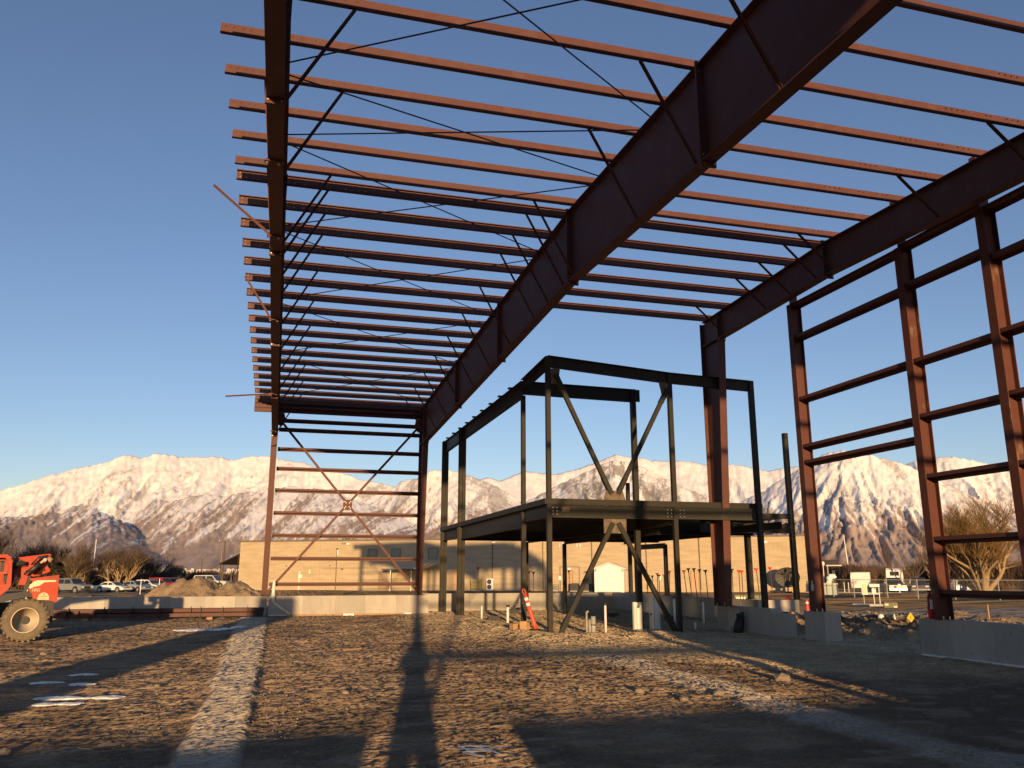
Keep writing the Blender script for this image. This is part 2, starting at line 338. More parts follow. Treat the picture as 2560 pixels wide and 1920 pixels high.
def attr_mat(name, rough, nscale, namp, bump, bscale, bdist=.02, spec=.2, grit=0, gscale=30):
    m = bpy.data.materials.new(name); m.use_nodes = True; nt = m.node_tree; n = nt.nodes; l = nt.links; b = n['Principled BSDF']
    b.inputs['Roughness'].default_value = rough; b.inputs['Specular IOR Level'].default_value = spec
    at = n.new('ShaderNodeVertexColor'); at.layer_name = 'tone'; tc = n.new('ShaderNodeTexCoord')
    ns = n.new('ShaderNodeTexNoise'); ns.inputs['Scale'].default_value = nscale; ns.inputs['Detail'].default_value = 5; ns.inputs['Roughness'].default_value = .65; l.new(tc.outputs['Object'], ns.inputs['Vector'])
    mr = n.new('ShaderNodeMapRange'); mr.inputs[1].default_value = .3; mr.inputs[2].default_value = .7; mr.inputs[3].default_value = 1-namp; mr.inputs[4].default_value = 1+namp; l.new(ns.outputs['Fac'], mr.inputs[0])
    mx = n.new('ShaderNodeVectorMath'); mx.operation = 'SCALE'; l.new(at.outputs['Color'], mx.inputs[0]); l.new(mr.outputs[0], mx.inputs['Scale']); l.new(mx.outputs[0], b.inputs['Base Color'])
    if bump:
        nb = n.new('ShaderNodeTexNoise'); nb.inputs['Scale'].default_value = bscale; nb.inputs['Detail'].default_value = 6; nb.inputs['Roughness'].default_value = .6; l.new(tc.outputs['Object'], nb.inputs['Vector'])
        bp = n.new('ShaderNodeBump'); bp.inputs['Strength'].default_value = bump; bp.inputs['Distance'].default_value = bdist; l.new(nb.outputs['Fac'], bp.inputs['Height']); l.new(bp.outputs[0], b.inputs['Normal'])
    if grit:                                  # fine crumbs: facets tilted every way
        ng = n.new('ShaderNodeTexNoise'); ng.inputs['Scale'].default_value = gscale; ng.inputs['Detail'].default_value = 3; l.new(tc.outputs['Object'], ng.inputs['Vector'])
        s1 = n.new('ShaderNodeVectorMath'); s1.operation = 'SUBTRACT'; s1.inputs[1].default_value = (.5, .5, .5); l.new(ng.outputs['Color'], s1.inputs[0])
        s2 = n.new('ShaderNodeVectorMath'); s2.operation = 'MULTIPLY'; s2.inputs[1].default_value = (grit, grit, grit*.3); l.new(s1.outputs[0], s2.inputs[0])
        mpc = n.new('ShaderNodeMapping'); mpc.inputs['Scale'].default_value = (2.2, 7.5, 5); l.new(tc.outputs['Object'], mpc.inputs[0])
        nc = n.new('ShaderNodeTexNoise'); nc.inputs['Scale'].default_value = 1.0; nc.inputs['Detail'].default_value = 4; nc.inputs['Distortion'].default_value = .8; l.new(mpc.outputs[0], nc.inputs['Vector'])
        s3 = n.new('ShaderNodeVectorMath'); s3.operation = 'SUBTRACT'; s3.inputs[1].default_value = (.5, .5, .5); l.new(nc.outputs['Color'], s3.inputs[0])
        s4 = n.new('ShaderNodeVectorMath'); s4.operation = 'MULTIPLY_ADD'; s4.inputs[1].default_value = (grit*.35, grit*.7, 0); l.new(s3.outputs[0], s4.inputs[0]); l.new(s2.outputs[0], s4.inputs[2]); s2 = s4
        ge = n.new('ShaderNodeNewGeometry'); ad = n.new('ShaderNodeVectorMath'); ad.operation = 'ADD'; l.new(s2.outputs[0], ad.inputs[0]); l.new(bp.outputs[0] if bump else ge.outputs['Normal'], ad.inputs[1])
        nz = n.new('ShaderNodeVectorMath'); nz.operation = 'NORMALIZE'; l.new(ad.outputs[0], nz.inputs[0]); l.new(nz.outputs[0], b.inputs['Normal'])
    return m
M['ground'] = attr_mat('soil_and_gravel', .95, 14, .25, .35, 22, .03, .1, 3.0, 26)
rgn = np.random.default_rng(99)                       # crumbly relief finer than the sheet's own cells, kept as shading normals
tilt = near+.85*(1-near)*(1-ss(250, 420, D_))*(1-.35*lot)*(1-.55*road)
cs = np.clip(1-gr*.8-st1*.95-st2*.8, 0, 1)            # coarse crust only on the bare soil
pat = .45+.55*ss(-.35, .45, fbm(GX*.45, GY*.35, 3, 311))
lugs = np.zeros_like(Z)                               # wheel tracks: rows of lug prints along gentle curves
for k, (xa, sl, cv, wd) in enumerate(((1.4, .10, .004, .34), (3.3, .10, .004, .34), (-3.9, -.02, -.003, .30), (-5.7, -.02, -.003, .30), (2.2, .34, -.004, .30), (4.0, .34, -.004, .30), (-1.75, .01, .001, .22))):
    xc = xa+sl*GY+cv*(GY-14)**2*.5; dxk = GX-xc; m_ = ss(wd, wd*.7, np.abs(dxk)) if False else (1-ss(wd*.7, wd, np.abs(dxk)))
    m_ = m_*ss(-.5, .1, fbm(GX*.3+k*3, GY*.25, 2, 320+k)); lugs = np.maximum(lugs, m_)*1.0; 
    if k == 0: lugp = np.zeros_like(Z)
    lugp = lugp+m_*np.sin(GY*24-np.abs(dxk)*14)
tx = (rgn.normal(0, .42, GX.shape)+.42*(1-.65*st1)*vnoise(GX*8, GY*11, 301)+.22*cs*vnoise(GX*2.5, GY*7, 303))*tilt
ty = (rgn.normal(0, .48, GX.shape)+.42*(1-.65*st1-.4*gr)*vnoise(GX*8, GY*17, 305)+.38*cs*pat*.62*vnoise(GX*2.6, GY*9, 307)+.32*cs*lugp-.38-.06*(1-cs))*tilt
dZx = np.gradient(Z, axis=1)/np.gradient(GX, axis=1); dZy = np.gradient(Z, axis=0)/np.gradient(GY, axis=0)
nrm = np.stack([-dZx+tx, -dZy+ty*1.1, np.ones_like(Z)], -1).reshape(-1, 3); nrm /= np.linalg.norm(nrm, axis=1, keepdims=True)
ground_me.normals_split_custom_set_from_vertices(nrm.astype(np.float32).tolist())
ground_me.materials.append(M['ground'])
ground = bpy.data.objects.new('ground', ground_me); C.objects.link(ground); tag(ground, kind='structure', label='rough brown building-site soil with tan gravel and a far car park')

# ------------------------------------------------------------------ mountains
CREST = {
'A': (9000, [(-60, 4.0), (-40, 4.6), (-26, 4.2), (-20, 4.0), (-16.14, 4.85), (-14.77, 5.37), (-13.61, 5.93), (-11.97, 6.45), (-10.55, 6.92), (-9.6, 7.32), (-8.6, 7.26), (-7.9, 7.52), (-6.31, 7.43), (-5.56, 7.49), (-4.99, 7.42), (-4.13, 7.56), (-3.14, 7.32), (-2.18, 7.7), (-0.8, 7.73), (0.33, 7.48), (1.36, 7.36), (2.3, 7.04), (3.97, 6.71), (5.76, 6.23), (7.46, 5.94), (9.31, 5.25), (11.25, 3.91), (16, 0)]),
'C': (7600, [(-2, 0), (2, 2.2), (4.76, 3.85), (6.85, 5.36), (7.91, 6.19), (9.14, 6.5), (10.12, 7.07), (11.25, 7.09), (12.39, 6.81), (13.29, 6.48), (14.4, 6.05), (15.93, 5.15), (17.58, 3.92), (20, 2.2), (24, 0)]),
'B': (12500, [(4, 3), (7.92, 5.91), (10.66, 6.36), (13.29, 6.4), (13.98, 6.65), (14.87, 6.35), (16.46, 7.05), (17.82, 6.92), (18.71, 6.81), (20.66, 7.32), (21.89, 7.79), (22.92, 8.16), (24.04, 7.87), (24.7, 7.91), (25.27, 7.68), (27.24, 7.63), (28.96, 7.31), (30.25, 7.35), (31.64, 7.09), (32.83, 6.76), (33.86, 6.9), (34.77, 6.97), (36.48, 7.0), (38.61, 6.51), (42.0, 5.72), (50, 4)]),
'E': (8600, [(10, 0), (13, 2.4), (15.1, 3.85), (16.48, 4.87), (18.7, 5.96), (20.66, 6.9), (22.05, 7.52), (23.02, 7.69), (24.25, 7.4), (25.85, 6.6), (27.16, 5.93), (28.71, 5.15), (31.01, 4.36), (32.99, 3.49), (38, 0)]),
'F': (7600, [(24, 0), (27, 2.0), (29.14, 3.29), (30.5, 4.45), (32.35, 5.27), (33.8, 6.17), (34.98, 6.8), (36.07, 7.4), (36.81, 7.74), (37.69, 7.86), (38.38, 7.75), (39.47, 7.41), (40.53, 7.02), (41.33, 6.7), (42.69, 5.93), (44.12, 5.01), (45.71, 4.1), (47.26, 3.34), (52, 1)]),
'G': (9500, [(34, 3), (38.55, 5.88), (41.33, 6.75), (42.67, 7.09), (43.8, 7.06), (44.94, 6.8), (45.76, 6.49), (46.9, 5.91), (47.52, 5.52), (49.03, 4.87), (52.03, 4.81), (60, 5.2), (75, 4.4), (95, 3.5)]),
'H': (5600, [(-60, 1.5), (-30, 2.6), (-20, 3.0), (-17.14, 3.3), (-15.95, 3.3), (-14.74, 3.38), (-12.89, 3.64), (-11.08, 3.99), (-10.15, 3.65), (-8.84, 2.95), (-7.62, 2.24), (-4, 0)]),
'I': (6400, [(-14, 0), (-10.78, 2.18), (-9.55, 3.3), (-8.25, 4.03), (-6.66, 4.59), (-4.78, 5.16), (-3.54, 4.99), (-1.57, 5.44), (0.46, 5.76), (2.56, 5.63), (4.71, 5.05), (6.89, 4.28), (9.08, 3.36), (14, 1.5), (20, 0)]),
}
maz = np.concatenate([np.arange(-60, -20, .6), np.arange(-20, 51, .085), np.arange(51, 95, .6)])
mr_ = np.concatenate([np.linspace(3600, 9800, 210), np.linspace(9850, 15500, 60)])
AZm, RRm = np.meshgrid(maz, mr_)
Hm = np.zeros(AZm.shape) - 6.0
q1 = AZm*1.0 + RRm*.0011
for i, (kk, (Dc, pts)) in enumerate(CREST.items()):
    pa = np.array(pts); el = np.interp(AZm, pa[:, 0], pa[:, 1])
    el = el + .035*fbm(AZm*1.6, AZm*0+i*9.7, 5, 200+i)*ss(.5, 3, el)
    h = np.tan(np.radians(el))*Dc
    foot = Dc*.66
    t = np.clip((RRm-foot)/(Dc-foot), 0, 1)
    prof = .32*t + .68*t**1.45
    back_ = 1-np.clip((RRm-Dc)/4200, 0, 1)
    sk = {'A': -.0021, 'I': -.0026, 'H': -.0026, 'C': -.0012, 'B': .0006, 'E': .0012, 'F': .0012*np.sign(AZm-37.4), 'G': .0018}[kk]
    qa = AZm + sk*(RRm-Dc) + .5*fbm(AZm*.4, RRm*.0005, 3, 600+i)
    spur = ridged(qa*.38+i*5, RRm*.00025+i, 3, 300+i*7)
    spur2 = ridged(qa*1.25, RRm*.0016+i, 4, 400+i*7)
    wob = np.sin(np.pi*np.clip(t, 0, 1))**.7
    if kk in 'FHI': spur = 1+.6*(spur-1)
    hh = h*np.where(RRm <= Dc, prof, back_) + wob*h*({'H': .03, 'F': .045, 'B': .05}.get(kk, .075)*(spur-1.0) + (.016 if kk in 'HI' else .034)*(spur2-.95))
    Hm = np.maximum(Hm, np.where(t > 0, hh, -6))
Hm += 7*fbm(AZm*6, RRm*.008, 3, 222)*ss(60, 300, Hm)
mx_ = np.sin(np.radians(AZm))*RRm; my_ = np.cos(np.radians(AZm))*RRm
mv = np.stack([mx_, my_, Hm], -1).reshape(-1, 3)
na, nr = len(maz), len(mr_)
I = np.arange(na*nr).reshape(nr, na)
mq = np.stack([I[:-1, :-1], I[:-1, 1:], I[1:, 1:], I[1:, :-1]], -1).reshape(-1, 4)
EL = np.degrees(np.arctan2(Hm, RRm))
sgn = np.where(AZm < 14, 1.0, np.where(AZm < 37, -.5, -1.0))
dq = AZm - sgn*.0026*(RRm-6000)                      # features run slantwise up the slopes
hgt = Hm + 120*fbm(dq*.5, RRm*.0008, 4, 500) + 60*fbm(dq*2.6, RRm*.003, 3, 501)
snow = ss(60, 700, hgt)
streak = fbm(dq*1.3, RRm*.0009+dq*.1, 4, 510); streak2 = fbm(dq*4.2, RRm*.0013, 4, 520)
speck = fbm(AZm*12, RRm*.03, 3, 530)
fine = fbm(dq*6.5, RRm*.010, 3, 525)
cover = np.clip(snow*1.2 + .20*streak + .36*streak2 + .16*fine + .22*speck - .04 + .25*ss(700, 1000, Hm), 0, 1)
mc = np.zeros(AZm.shape+(3,)) + np.array((.42, .335, .285))
mc = lerp(mc, (.34, .265, .225), ss(.0, .6, fbm(dq*1.1, RRm*.002, 3, 540)))
mc = lerp(mc, (.93, .90, .86), ss(.34, .78, cover))
band = ss(.28, .60, fbm(dq*.95, RRm*.0009, 3, 550) + .45*fbm(AZm*9, RRm*.025, 3, 560))*ss(330, 520, Hm)*(1-ss(880, 1060, Hm))
mc = lerp(mc, (.19, .165, .145), band*.5)
ewood = ss(-.1, .35, fbm(AZm*3, RRm*.003, 3, 570)+.6*fbm(AZm*12, RRm*.03, 2, 571))*np.exp(-((AZm-22.5)/5.5)**2)*((RRm > 6500) & (RRm < 8700))*ss(500, 700, Hm)
mc = lerp(mc, (.14, .12, .105), np.clip(ewood, 0, 1)*.75)
mc = lerp(mc, (.40, .315, .265), (1-ss(60, 330, hgt))*.7)  # low slopes evened to pink-brown, haze put into the colour
mt_me = np_mesh('mountains', mv, mq, mc.reshape(-1, 3))
M['mount'] = attr_mat('snowy_slopes', .95, .012, .12, 0, 1, spec=.1); mt_me.materials.append(M['mount'])
mto = bpy.data.objects.new('mountains', mt_me); C.objects.link(mto); tag(mto, 'snow covered mountain range glowing in low sunlight behind the site', kind='structure')

# ------------------------------------------------------------------ the red steel building frame
X1, X2, X3 = -0.38, 5.95, 12.60          # planes of the three frames
YF, YN, YR = 36.25, -2.8, 16.25          # far wall line, near wall line, ridge
def zt(y): return 9.62 - .0375*abs(y-YR)
def zb(y): return 7.98 - .036*abs(y-YR)
def zb3(y): return 8.80 - .030*abs(y-YR)
steel = thing('steel_building_frame', 'red oxide primed steel building skeleton with roof purlins and tapered frames', 'building frame', (6.0, 16.0, 0.0))
def ipoly(mb, x, top, bot, tw=.018, fw=.23, tf=.022):
    poly = top + bot[::-1]; mb.prism(poly, 0, x-tw/2, x+tw/2)
    for seq, sg in ((top, -1), (bot, 1)):
        for a, b in zip(seq[:-1], seq[1:]):
            o = sg*tf/2*.0
            mb.bar((x, a[0], a[1]+o), (x, b[0], b[1]+o), fw, tf, side=(1, 0, 0))
    return mb
def plate(y, x, lo, hi, name='splice_plate'):
    mb = MB().box((x-.13, y-.022, lo-.09), (x+.13, y+.022, hi+.07)); o = mb.build(name, 'red_steel', steel)
    for z in (lo-.05, lo+.10, hi-.12, hi+.035):
        for sx in (-.09, .09): MB().tube([(x+sx, y-.045, z), (x+sx, y+.045, z)], .014, 6).build('bolt', 'bolt', o)
def frame(x, ynear, yfar, zbf, base_d, top_d, zbase, splices):
    n = 12
    ys = list(np.linspace(ynear+.12, YR, n)) + list(np.linspace(YR, yfar-.12, n))[1:]
    ipoly(MB(), x, [(y, zt(y)) for y in ys], [(y, zbf(y)) for y in ys]).build('rafter', 'red_steel', steel)
    for yo, sg in ((yfar, -1), (ynear, 1)):
        zk = zt(yo)-.02; zi = zbf(yo+sg*top_d)
        mb = MB(); mb.prism([(yo, zbase), (yo+sg*base_d, zbase), (yo+sg*top_d, zi), (yo+sg*top_d, zk), (yo, zk)], 0, x-.011, x+.011)
        mb.bar((x, yo, zbase), (x, yo, zk), .23, .022, side=(1, 0, 0)); mb.bar((x, yo+sg*base_d, zbase), (x, yo+sg*top_d, zi), .23, .022, side=(1, 0, 0))
        mb.box((x-.15, yo-.06, zbase-.0), (x+.15, yo+sg*base_d+sg*.06, zbase+.025))
        mb.bar((x, yo+sg*.02, zi), (x, yo+sg*(top_d-.02), zi), .20, .02, side=(1, 0, 0))
        col = mb.build('column', 'red_steel', steel)
        b = MB()
        for sx in (-.07, .07):
            for f in (.15, .85): b.tube([(x+sx, yo+sg*base_d*f, zbase+.02), (x+sx, yo+sg*base_d*f, zbase+.09)], .016, 6)
        b.build('bolt', 'bolt', col)
        plate(yo+sg*top_d, x, zi, zk)
    for y in splices: plate(y, x, zbf(y), zt(y))
frame(X1, YN, YF, zb, .40, 1.15, .80, (4.1, 10.2, YR, 22.4, 28.4))
frame(X2, YN, YF, zb, .40, 1.15, .80, (4.1, 10.2, YR, 22.4, 28.4))
frame(X3, YN, 22.5, zb3, .60, 1.08, .76, (10.2, YR))

# purlins, Z sections lapped over the frames
near_p = [15.93-1.115*k for k in range(0, 17)]; far_p = [16.57+1.13*k for k in range(0, 17)] + [35.75]
def zpurlin(y, x0, x1, up, z0, h=.19):
    t = .006; mb = MB(); s = up                      # s: direction in y of the top flange
    prof = [(0, 0), (0, h), (s*.065, h), (s*.065, h-.018), (s*(.065-t), h-.018), (s*(.065-t), h-t), (s*t, h-t), (s*t, 0)]
    mb.prism([(y+p, z0+q) for p, q in prof], 0, x0, x1)
    prof2 = [(s*t, 0), (s*t, t), (-s*.065, t), (-s*.065, .018), (-s*(.065-t), .018)]
    mb.box((x0, min(y+s*t, y-s*.065), z0), (x1, max(y+s*t, y-s*.065), z0+t))
    mb.box((x0, y-s*.065-t/2, z0), (x1, y-s*.065+t/2, z0+.018))
    return mb
def punch(y, xs, z0, up):
    b = MB()
    for x in xs:
        for z in (.05, .14): b.box((x-.009, y-.004-.006, z0+z-.009), (x+.009, y+.012, z0+z+.009))
    return b
HOLES = [-1.20, -1.08, -.95, -.84, -.62, -.5, -.24, -.1, .1, .45, .62, .95, 1.08, 1.22, 1.36]
for y in near_p + far_p:
    s = 1 if y < YR else -1; z0 = zt(y)+.013; xe = 12.80 if y < 22.4 else X2+.45
    p = zpurlin(y, -1.27, X2+.40, s, z0).build('purlin', 'red_steel', steel)
    punch(y, HOLES if y > YR else HOLES[:11], z0, s).build('hole', 'hole_sky' if y > YR else 'black', p)
    if y < 22.4: 
        p2 = zpurlin(y+.009*s, X2-.40, 12.82, s, z0+.001, .185).build('purlin', 'red_steel', steel)
        punch(y, [X2+6.65-q for q in (.3, .42, .55, .9, 1.0, 1.5, 1.62, 1.74, 1.86)], z0, s).build('hole', 'hole_sky' if y > YR else 'black', p2)
    else: punch(y, [X2+q for q in (-1.55, -1.43, -1.3, -1.05, -.95, -.62, -.5, -.38, -.2, -.1, .25, .35)], z0, s).build('hole', 'hole_sky', p)

for dz in (.0, -.20, -.40): zpurlin(36.38, -1.30, X2+.45, -1, zt(36.38)+.013+dz).build('eave_strut', 'red_steel', steel)
# flange braces from the purlins down to the bottom flanges
def fbrace(x, side, y, zbf):
    if side < 0 and x == X1:              # short steep braces on the outer side of the first frame
        MB().bar((x-.09, y, zbf(y)+.03), (x-.26, y, zt(y)+.03), .05, .012, side=(0, 1, 0)).bar((x-.09, y+.025, zbf(y)+.03), (x-.26, y+.025, zt(y)+.03), .012, .05, side=(0, 1, 0)).build('flange_brace', 'red_steel', steel); return
    MB().bar((x+side*.09, y, zbf(y)+.03), (x+side*.98, y, zt(y)+.03), .05, .012, side=(0, 1, 0)).bar((x+side*.09, y+.025, zbf(y)+.03), (x+side*.98, y+.025, zt(y)+.03), .012, .05, side=(0, 1, 0)).build('flange_brace', 'red_steel', steel)
for k, y in enumerate(near_p):
    if k in (0, 3, 5, 7, 9, 11, 13):
        fbrace(X1, 1, y, zb); fbrace(X2, -1, y, zb)
        if k in (3, 0, 7): fbrace(X1, -1 if k != 0 else -.75, y, zb)
        fbrace(X3, -1, y, zb3)
for k, y in enumerate(far_p[:-1]):
    if k % 2 == 0 or k == 1:
        fbrace(X1, 1, y, zb); fbrace(X2, -1, y, zb)
        if y < 22.4: fbrace(X3, -1, y, zb3)
for a, b in (((-.47, 15.3, 7.93), (-1.55, 15.15, 8.76)), ((-.47, 20.4, 7.80), (-1.16, 20.2, 8.81)), ((-.47, 28.0, 7.53), (-1.92, 27.8, 7.32))):
    MB().bar(a, b, .05, .014, side=(0, 1, 0)).bar(a, (b[0], b[1]+.02, b[2]), .014, .05, side=(0, 1, 0)).build('loose_brace', 'red_steel', steel)
for y in (12.05, 15.3, 20.4, 28.0, 34.2):                     # clips under the first frame
    c = MB().box((X1-.16, y-.05, zb(y)-.045), (X1+.13, y+.05, zb(y)-.014)).build('brace_clip', 'red_steel', steel)
    MB().tube([(X1-.12, y, zb(y)-.07), (X1-.12, y, zb(y)-.02)], .022, 8).tube([(X1+.05, y, zb(y)-.07), (X1+.05, y, zb(y)-.02)], .022, 8).build('bolt', 'bolt', c)
# crossed rods in the roof of the first bay
nodes = [2.2, 7.2, 11.9, 14.25, 18.4, 23.2, 28.4, 34.6]
for a, b in zip(nodes[:-1], nodes[1:]):
    for p, q in (((X1+.05, a+.15), (X2-.05, b-.15)), ((X1+.05, b-.15), (X2-.05, a+.15))):
        MB().tube([(p[0], p[1], zt(p[1])-.14), (q[0], q[1], zt(q[1])-.14)], .0125, 6).build('roof_rod', 'cable', steel)

# girts and crossed braces of the far wall of the first bay
def girt(mb, a, b, nrm, z):          # Z girt lying flat: web horizontal; nrm points to the inside
    a = Vector(a); b = Vector(b); n = Vector(nrm); d = (b-a).normalized()
    up = Vector((0, 0, 1))
    mb.bar(a+up*z, b+up*z, .20, .006, side=n)
    mb.bar(a+up*(z+.038)+n*.10, b+up*(z+.038)+n*.10, .006, .075, side=n)
    mb.bar(a+up*(z-.038)-n*.10, b+up*(z-.038)-n*.10, .006, .075, side=n)
    return mb
for z in (8.6, 8.06, 7.67, 6.83, 6.0, 5.09, 4.15, 3.23, 2.29, 1.26):
    girt(MB(), (X1+.16, 36.0, 0), (X2-.13, 36.0, 0), (0, -1, 0), z).build('girt', 'red_steel', steel)
ya = 35.80
for p, q in (((X1+.1, .95), (X2-.15, 8.1)), ((X1+.15, 8.1), (X2-.1, .95))):
    c0 = Vector((p[0], ya, p[1])); c1 = Vector((q[0], ya, q[1])); m0 = c0.lerp(c1, .49); m1 = c0.lerp(c1, .51)
    MB().bar(c0, m0, .015, .10, side=(0, 1, 0)).build('wall_brace', 'red_steel', steel); MB().bar(m1, c1, .015, .10, side=(0, 1, 0)).build('wall_brace', 'red_steel', steel)
cx, cz = (X1+X2)/2-.01, 4.53
g = MB().prism([(cx-.19, cz-.08), (cx-.08, cz-.22), (cx+.08, cz-.22), (cx+.19, cz-.08), (cx+.19, cz+.08), (cx+.08, cz+.22), (cx-.08, cz+.22), (cx-.19, cz+.08)], 1, ya-.03, ya-.012).build('brace_plate', 'red_steel', steel)
for sx in (-1, 1):
    for sz in (-1, 1):
        for f in (.75, 1.25): MB().tube([(cx+sx*.095*f, ya-.045, cz+sz*.11*f), (cx+sx*.095*f, ya-.02, cz+sz*.11*f)], .014, 8).build('bolt', 'bolt', g)
for x, s in ((X1, 1), (X2, -1)):
    MB().prism([(x+s*.02, 8.35), (x+s*.35, 8.35), (x+s*.42, 8.0), (x+s*.25, 7.75), (x+s*.02, 7.9)], 1, ya-.03, ya-.015).build('gusset_plate', 'red_steel', steel)

# end wall columns and girts
EC = [18.3, 14.2, 11.95, 7.8, 3.6, -2.6]
for y in EC:
    mb = MB(); top = zb3(y)-.02
    mb.box((12.86, y-.007, .76), (13.14, y+.007, top)); mb.box((12.845, y-.10, .76), (12.862, y+.10, top)); mb.box((13.138, y-.10, .76), (13.155, y+.10, top))
    col = mb.build('endwall_column', 'red_steel_dirty' if y < 18 else 'red_steel', steel)
    if y > 0:
        b = MB()
        for dx in (12.92, 13.08):
            for dy in (-.06, .06): b.tube([(dx, y+dy, .76), (dx, y+dy, .83)], .014, 6)
        b.build('bolt', 'bolt', col)
        MB().box((12.88, y-.006, top), (13.12, y+.006, zt(y)+.30)).box((12.86, y-.08, zt(y)+.02), (12.88, y+.08, zt(y)+.30)).box((13.12, y-.08, zt(y)+.02), (13.14, y+.08, zt(y)+.30)).build('column_stub', 'red_steel', steel)
gl = {0: (8.66, 7.76, 6.09, 4.84, 4.43), 1: (8.72, 7.8, 6.08, 4.88, 3.61, 2.33, 1.28), 2: (8.6, 7.6, 6.1, 4.9, 3.6), 3: (8.4, 6.5, 5, 3.6), 4: (8.0, 6.5, 4.5, 2.2)}
for i, zs in gl.items():
    for z in zs: girt(MB(), (13.0, EC[i]-.012, 0), (13.0, EC[i+1]+.012, 0), (-1, 0, 0), z).build('girt', 'red_steel', steel)
# near wall girts (behind the viewer) and its brace
for xa, xb in ((X1, X2), (X2, X3)):
    for z in (1.5, 3.3, 5.2, 7.0): girt(MB(), (xa+.14, YN+.1, 0), (xb-.14, YN+.1, 0), (0, 1, 0), z).build('girt', 'red_steel', steel)
MB().box((-1.3, YN-.13, 8.55), (12.8, YN-.10, 9.10)).build('eave_sun_block', 'red_steel', steel)  # added unseen band, stops low sun reaching the rafter webs
MB().add([(-1.27, YN-.15, zt(YN)+.23), (12.8, YN-.15, zt(YN)+.23), (12.8, 7.0, zt(7.0)+.23), (-1.27, 7.0, zt(7.0)+.23), (-1.27, YN-.15, zt(YN)+.25), (12.8, YN-.15, zt(YN)+.25), (12.8, 7.0, zt(7.0)+.25), (-1.27, 7.0, zt(7.0)+.25)], [(0, 3, 2, 1), (4, 5, 6, 7), (0, 1, 5, 4), (1, 2, 6, 5), (2, 3, 7, 6), (3, 0, 4, 7)]).build('roof_sun_block', 'galv', steel)  # added unseen sheet over the near purlins, keeps sun streaks off the rafters
MB().bar((X1+.1, YN+.3, .95), (X2-.15, YN+.3, 8.0), .015, .10, side=(0, 1, 0)).build('wall_brace', 'red_steel', steel)

# ------------------------------------------------------------------ black steel mezzanine
mez = thing('mezzanine_frame', 'black steel two storey mezzanine frame with crossed diagonal braces', 'steel frame', (10.5, 29.0, 0.0))
def part(name, m='black_steel', p=None): return lambda mb: mb.build(name, m, p or mez)
def post(x, y, z0, z1, w=.13, kind='hss'):
    mb = MB()
    if kind == 'hss': mb.box((x-w/2, y-w/2, z0), (x+w/2, y+w/2, z1))
    else:
        mb.box((x-w/2, y-w/2, z0), (x+w/2, y-w/2+.016, z1)).box((x-w/2, y+w/2-.016, z0), (x+w/2, y+w/2, z1)).box((x-.006, y-w/2, z0), (x+.006, y+w/2, z1))
    mb.box((x-w/2-.05, y-w/2-.05, z0), (x+w/2+.05, y+w/2+.05, z0+.02))
    return mb.build('post', 'black_steel', mez)
def ibeam(a, b, h, w=.16, name='beam', ch=False):
    a = Vector(a); b = Vector(b); d = (b-a).normalized(); s = Vector((d.y, -d.x, 0)).normalized(); mb = MB(); up = Vector((0, 0, 1))
    mb.bar(a-up*h/2, b-up*h/2, .012, h, side=s); mb.bar(a-up*.008, b-up*.008, w, .016, side=s); mb.bar(a-up*(h-.008), b-up*(h-.008), w, .016, side=s)
    return mb.build(name, 'black_steel', mez)
post(7.2, 21.9, -.05, 7.80); post(11.03, 21.9, -.05, 7.52); post(13.6, 21.6, -.05, 7.40, .14)
post(7.2, 24.4, -.05, 7.15); post(7.2, 33.37, -.05, 7.62, .27, 'w'); post(7.2, 37.06, -.05, 7.64, .27, 'w')
post(10.95, 24.4, -.05, 7.58, .16); post(10.95, 36.6, -.05, 3.1); post(11.75, 33.7, -.05, 2.9, .14); post(16.3, 26.75, .80, 3.02, .18); post(16.45, 37.6, .0, 6.05, .16)
lone = post(17.55, 25.85, .8, 6.66, .16)
ibeam((7.2, 24.4, 7.64), (7.2, 37.18, 7.62), .52); ibeam((7.2, 21.9, 7.80), (7.2, 24.4, 7.68), .34)
ibeam((7.2, 21.9, 7.82), (11.03, 21.9, 7.56), .33); ibeam((11.03, 21.9, 7.56), (13.6, 21.6, 7.40), .32)
ibeam((7.2, 24.4, 7.62), (10.95, 24.4, 7.58), .42)
MB().box((10.95, 24.30, 7.16), (11.16, 24.34, 7.56)).build('end_plate', 'black_steel', mez)
for k in range(9): MB().box((7.06, 25.6+k*1.32, 7.645), (7.34, 25.75+k*1.32, 7.69)).build('joist_seat', 'black_steel', mez)
fb = ibeam((7.2, 21.9, 3.55), (11.03, 21.9, 3.55), .36, name='floor_beam'); fb2 = ibeam((11.03, 21.9, 3.55), (13.6, 21.6, 3.53), .34, name='floor_beam')
MB().box((7.55, 21.84, 3.35), (7.78, 21.888, 3.47)).build('bare_patch', 'gusset', fb)
for x0, o in ((7.30, fb), (10.78, fb), (11.18, fb2), (13.40, fb2)):
    b = MB()
    for i in range(2 if x0 != 13.40 else 1):
        for j in range(3): b.tube([(x0+i*.12, 21.86-.02, 3.28+j*.09), (x0+i*.12, 21.90, 3.28+j*.09)], .014, 6)
    b.build('bolt', 'bolt', o)
ibeam((7.2, 21.95, 3.55), (7.2, 24.4, 3.55), .34, name='floor_beam'); ibeam((7.2, 24.4, 3.55), (7.2, 33.3, 3.55), .50, name='floor_beam'); ibeam((7.2, 33.4, 3.52), (7.2, 37.0, 3.52), .40, name='floor_beam')
ibeam((11.0, 22.0, 3.5), (11.0, 36.6, 3.5), .45, name='floor_beam'); ibeam((11.75, 24.5, 3.45), (11.75, 33.7, 3.45), .55, name='floor_beam'); ibeam((11.0, 26.4, 3.5), (16.35, 26.4, 3.5), .5, name='floor_beam')
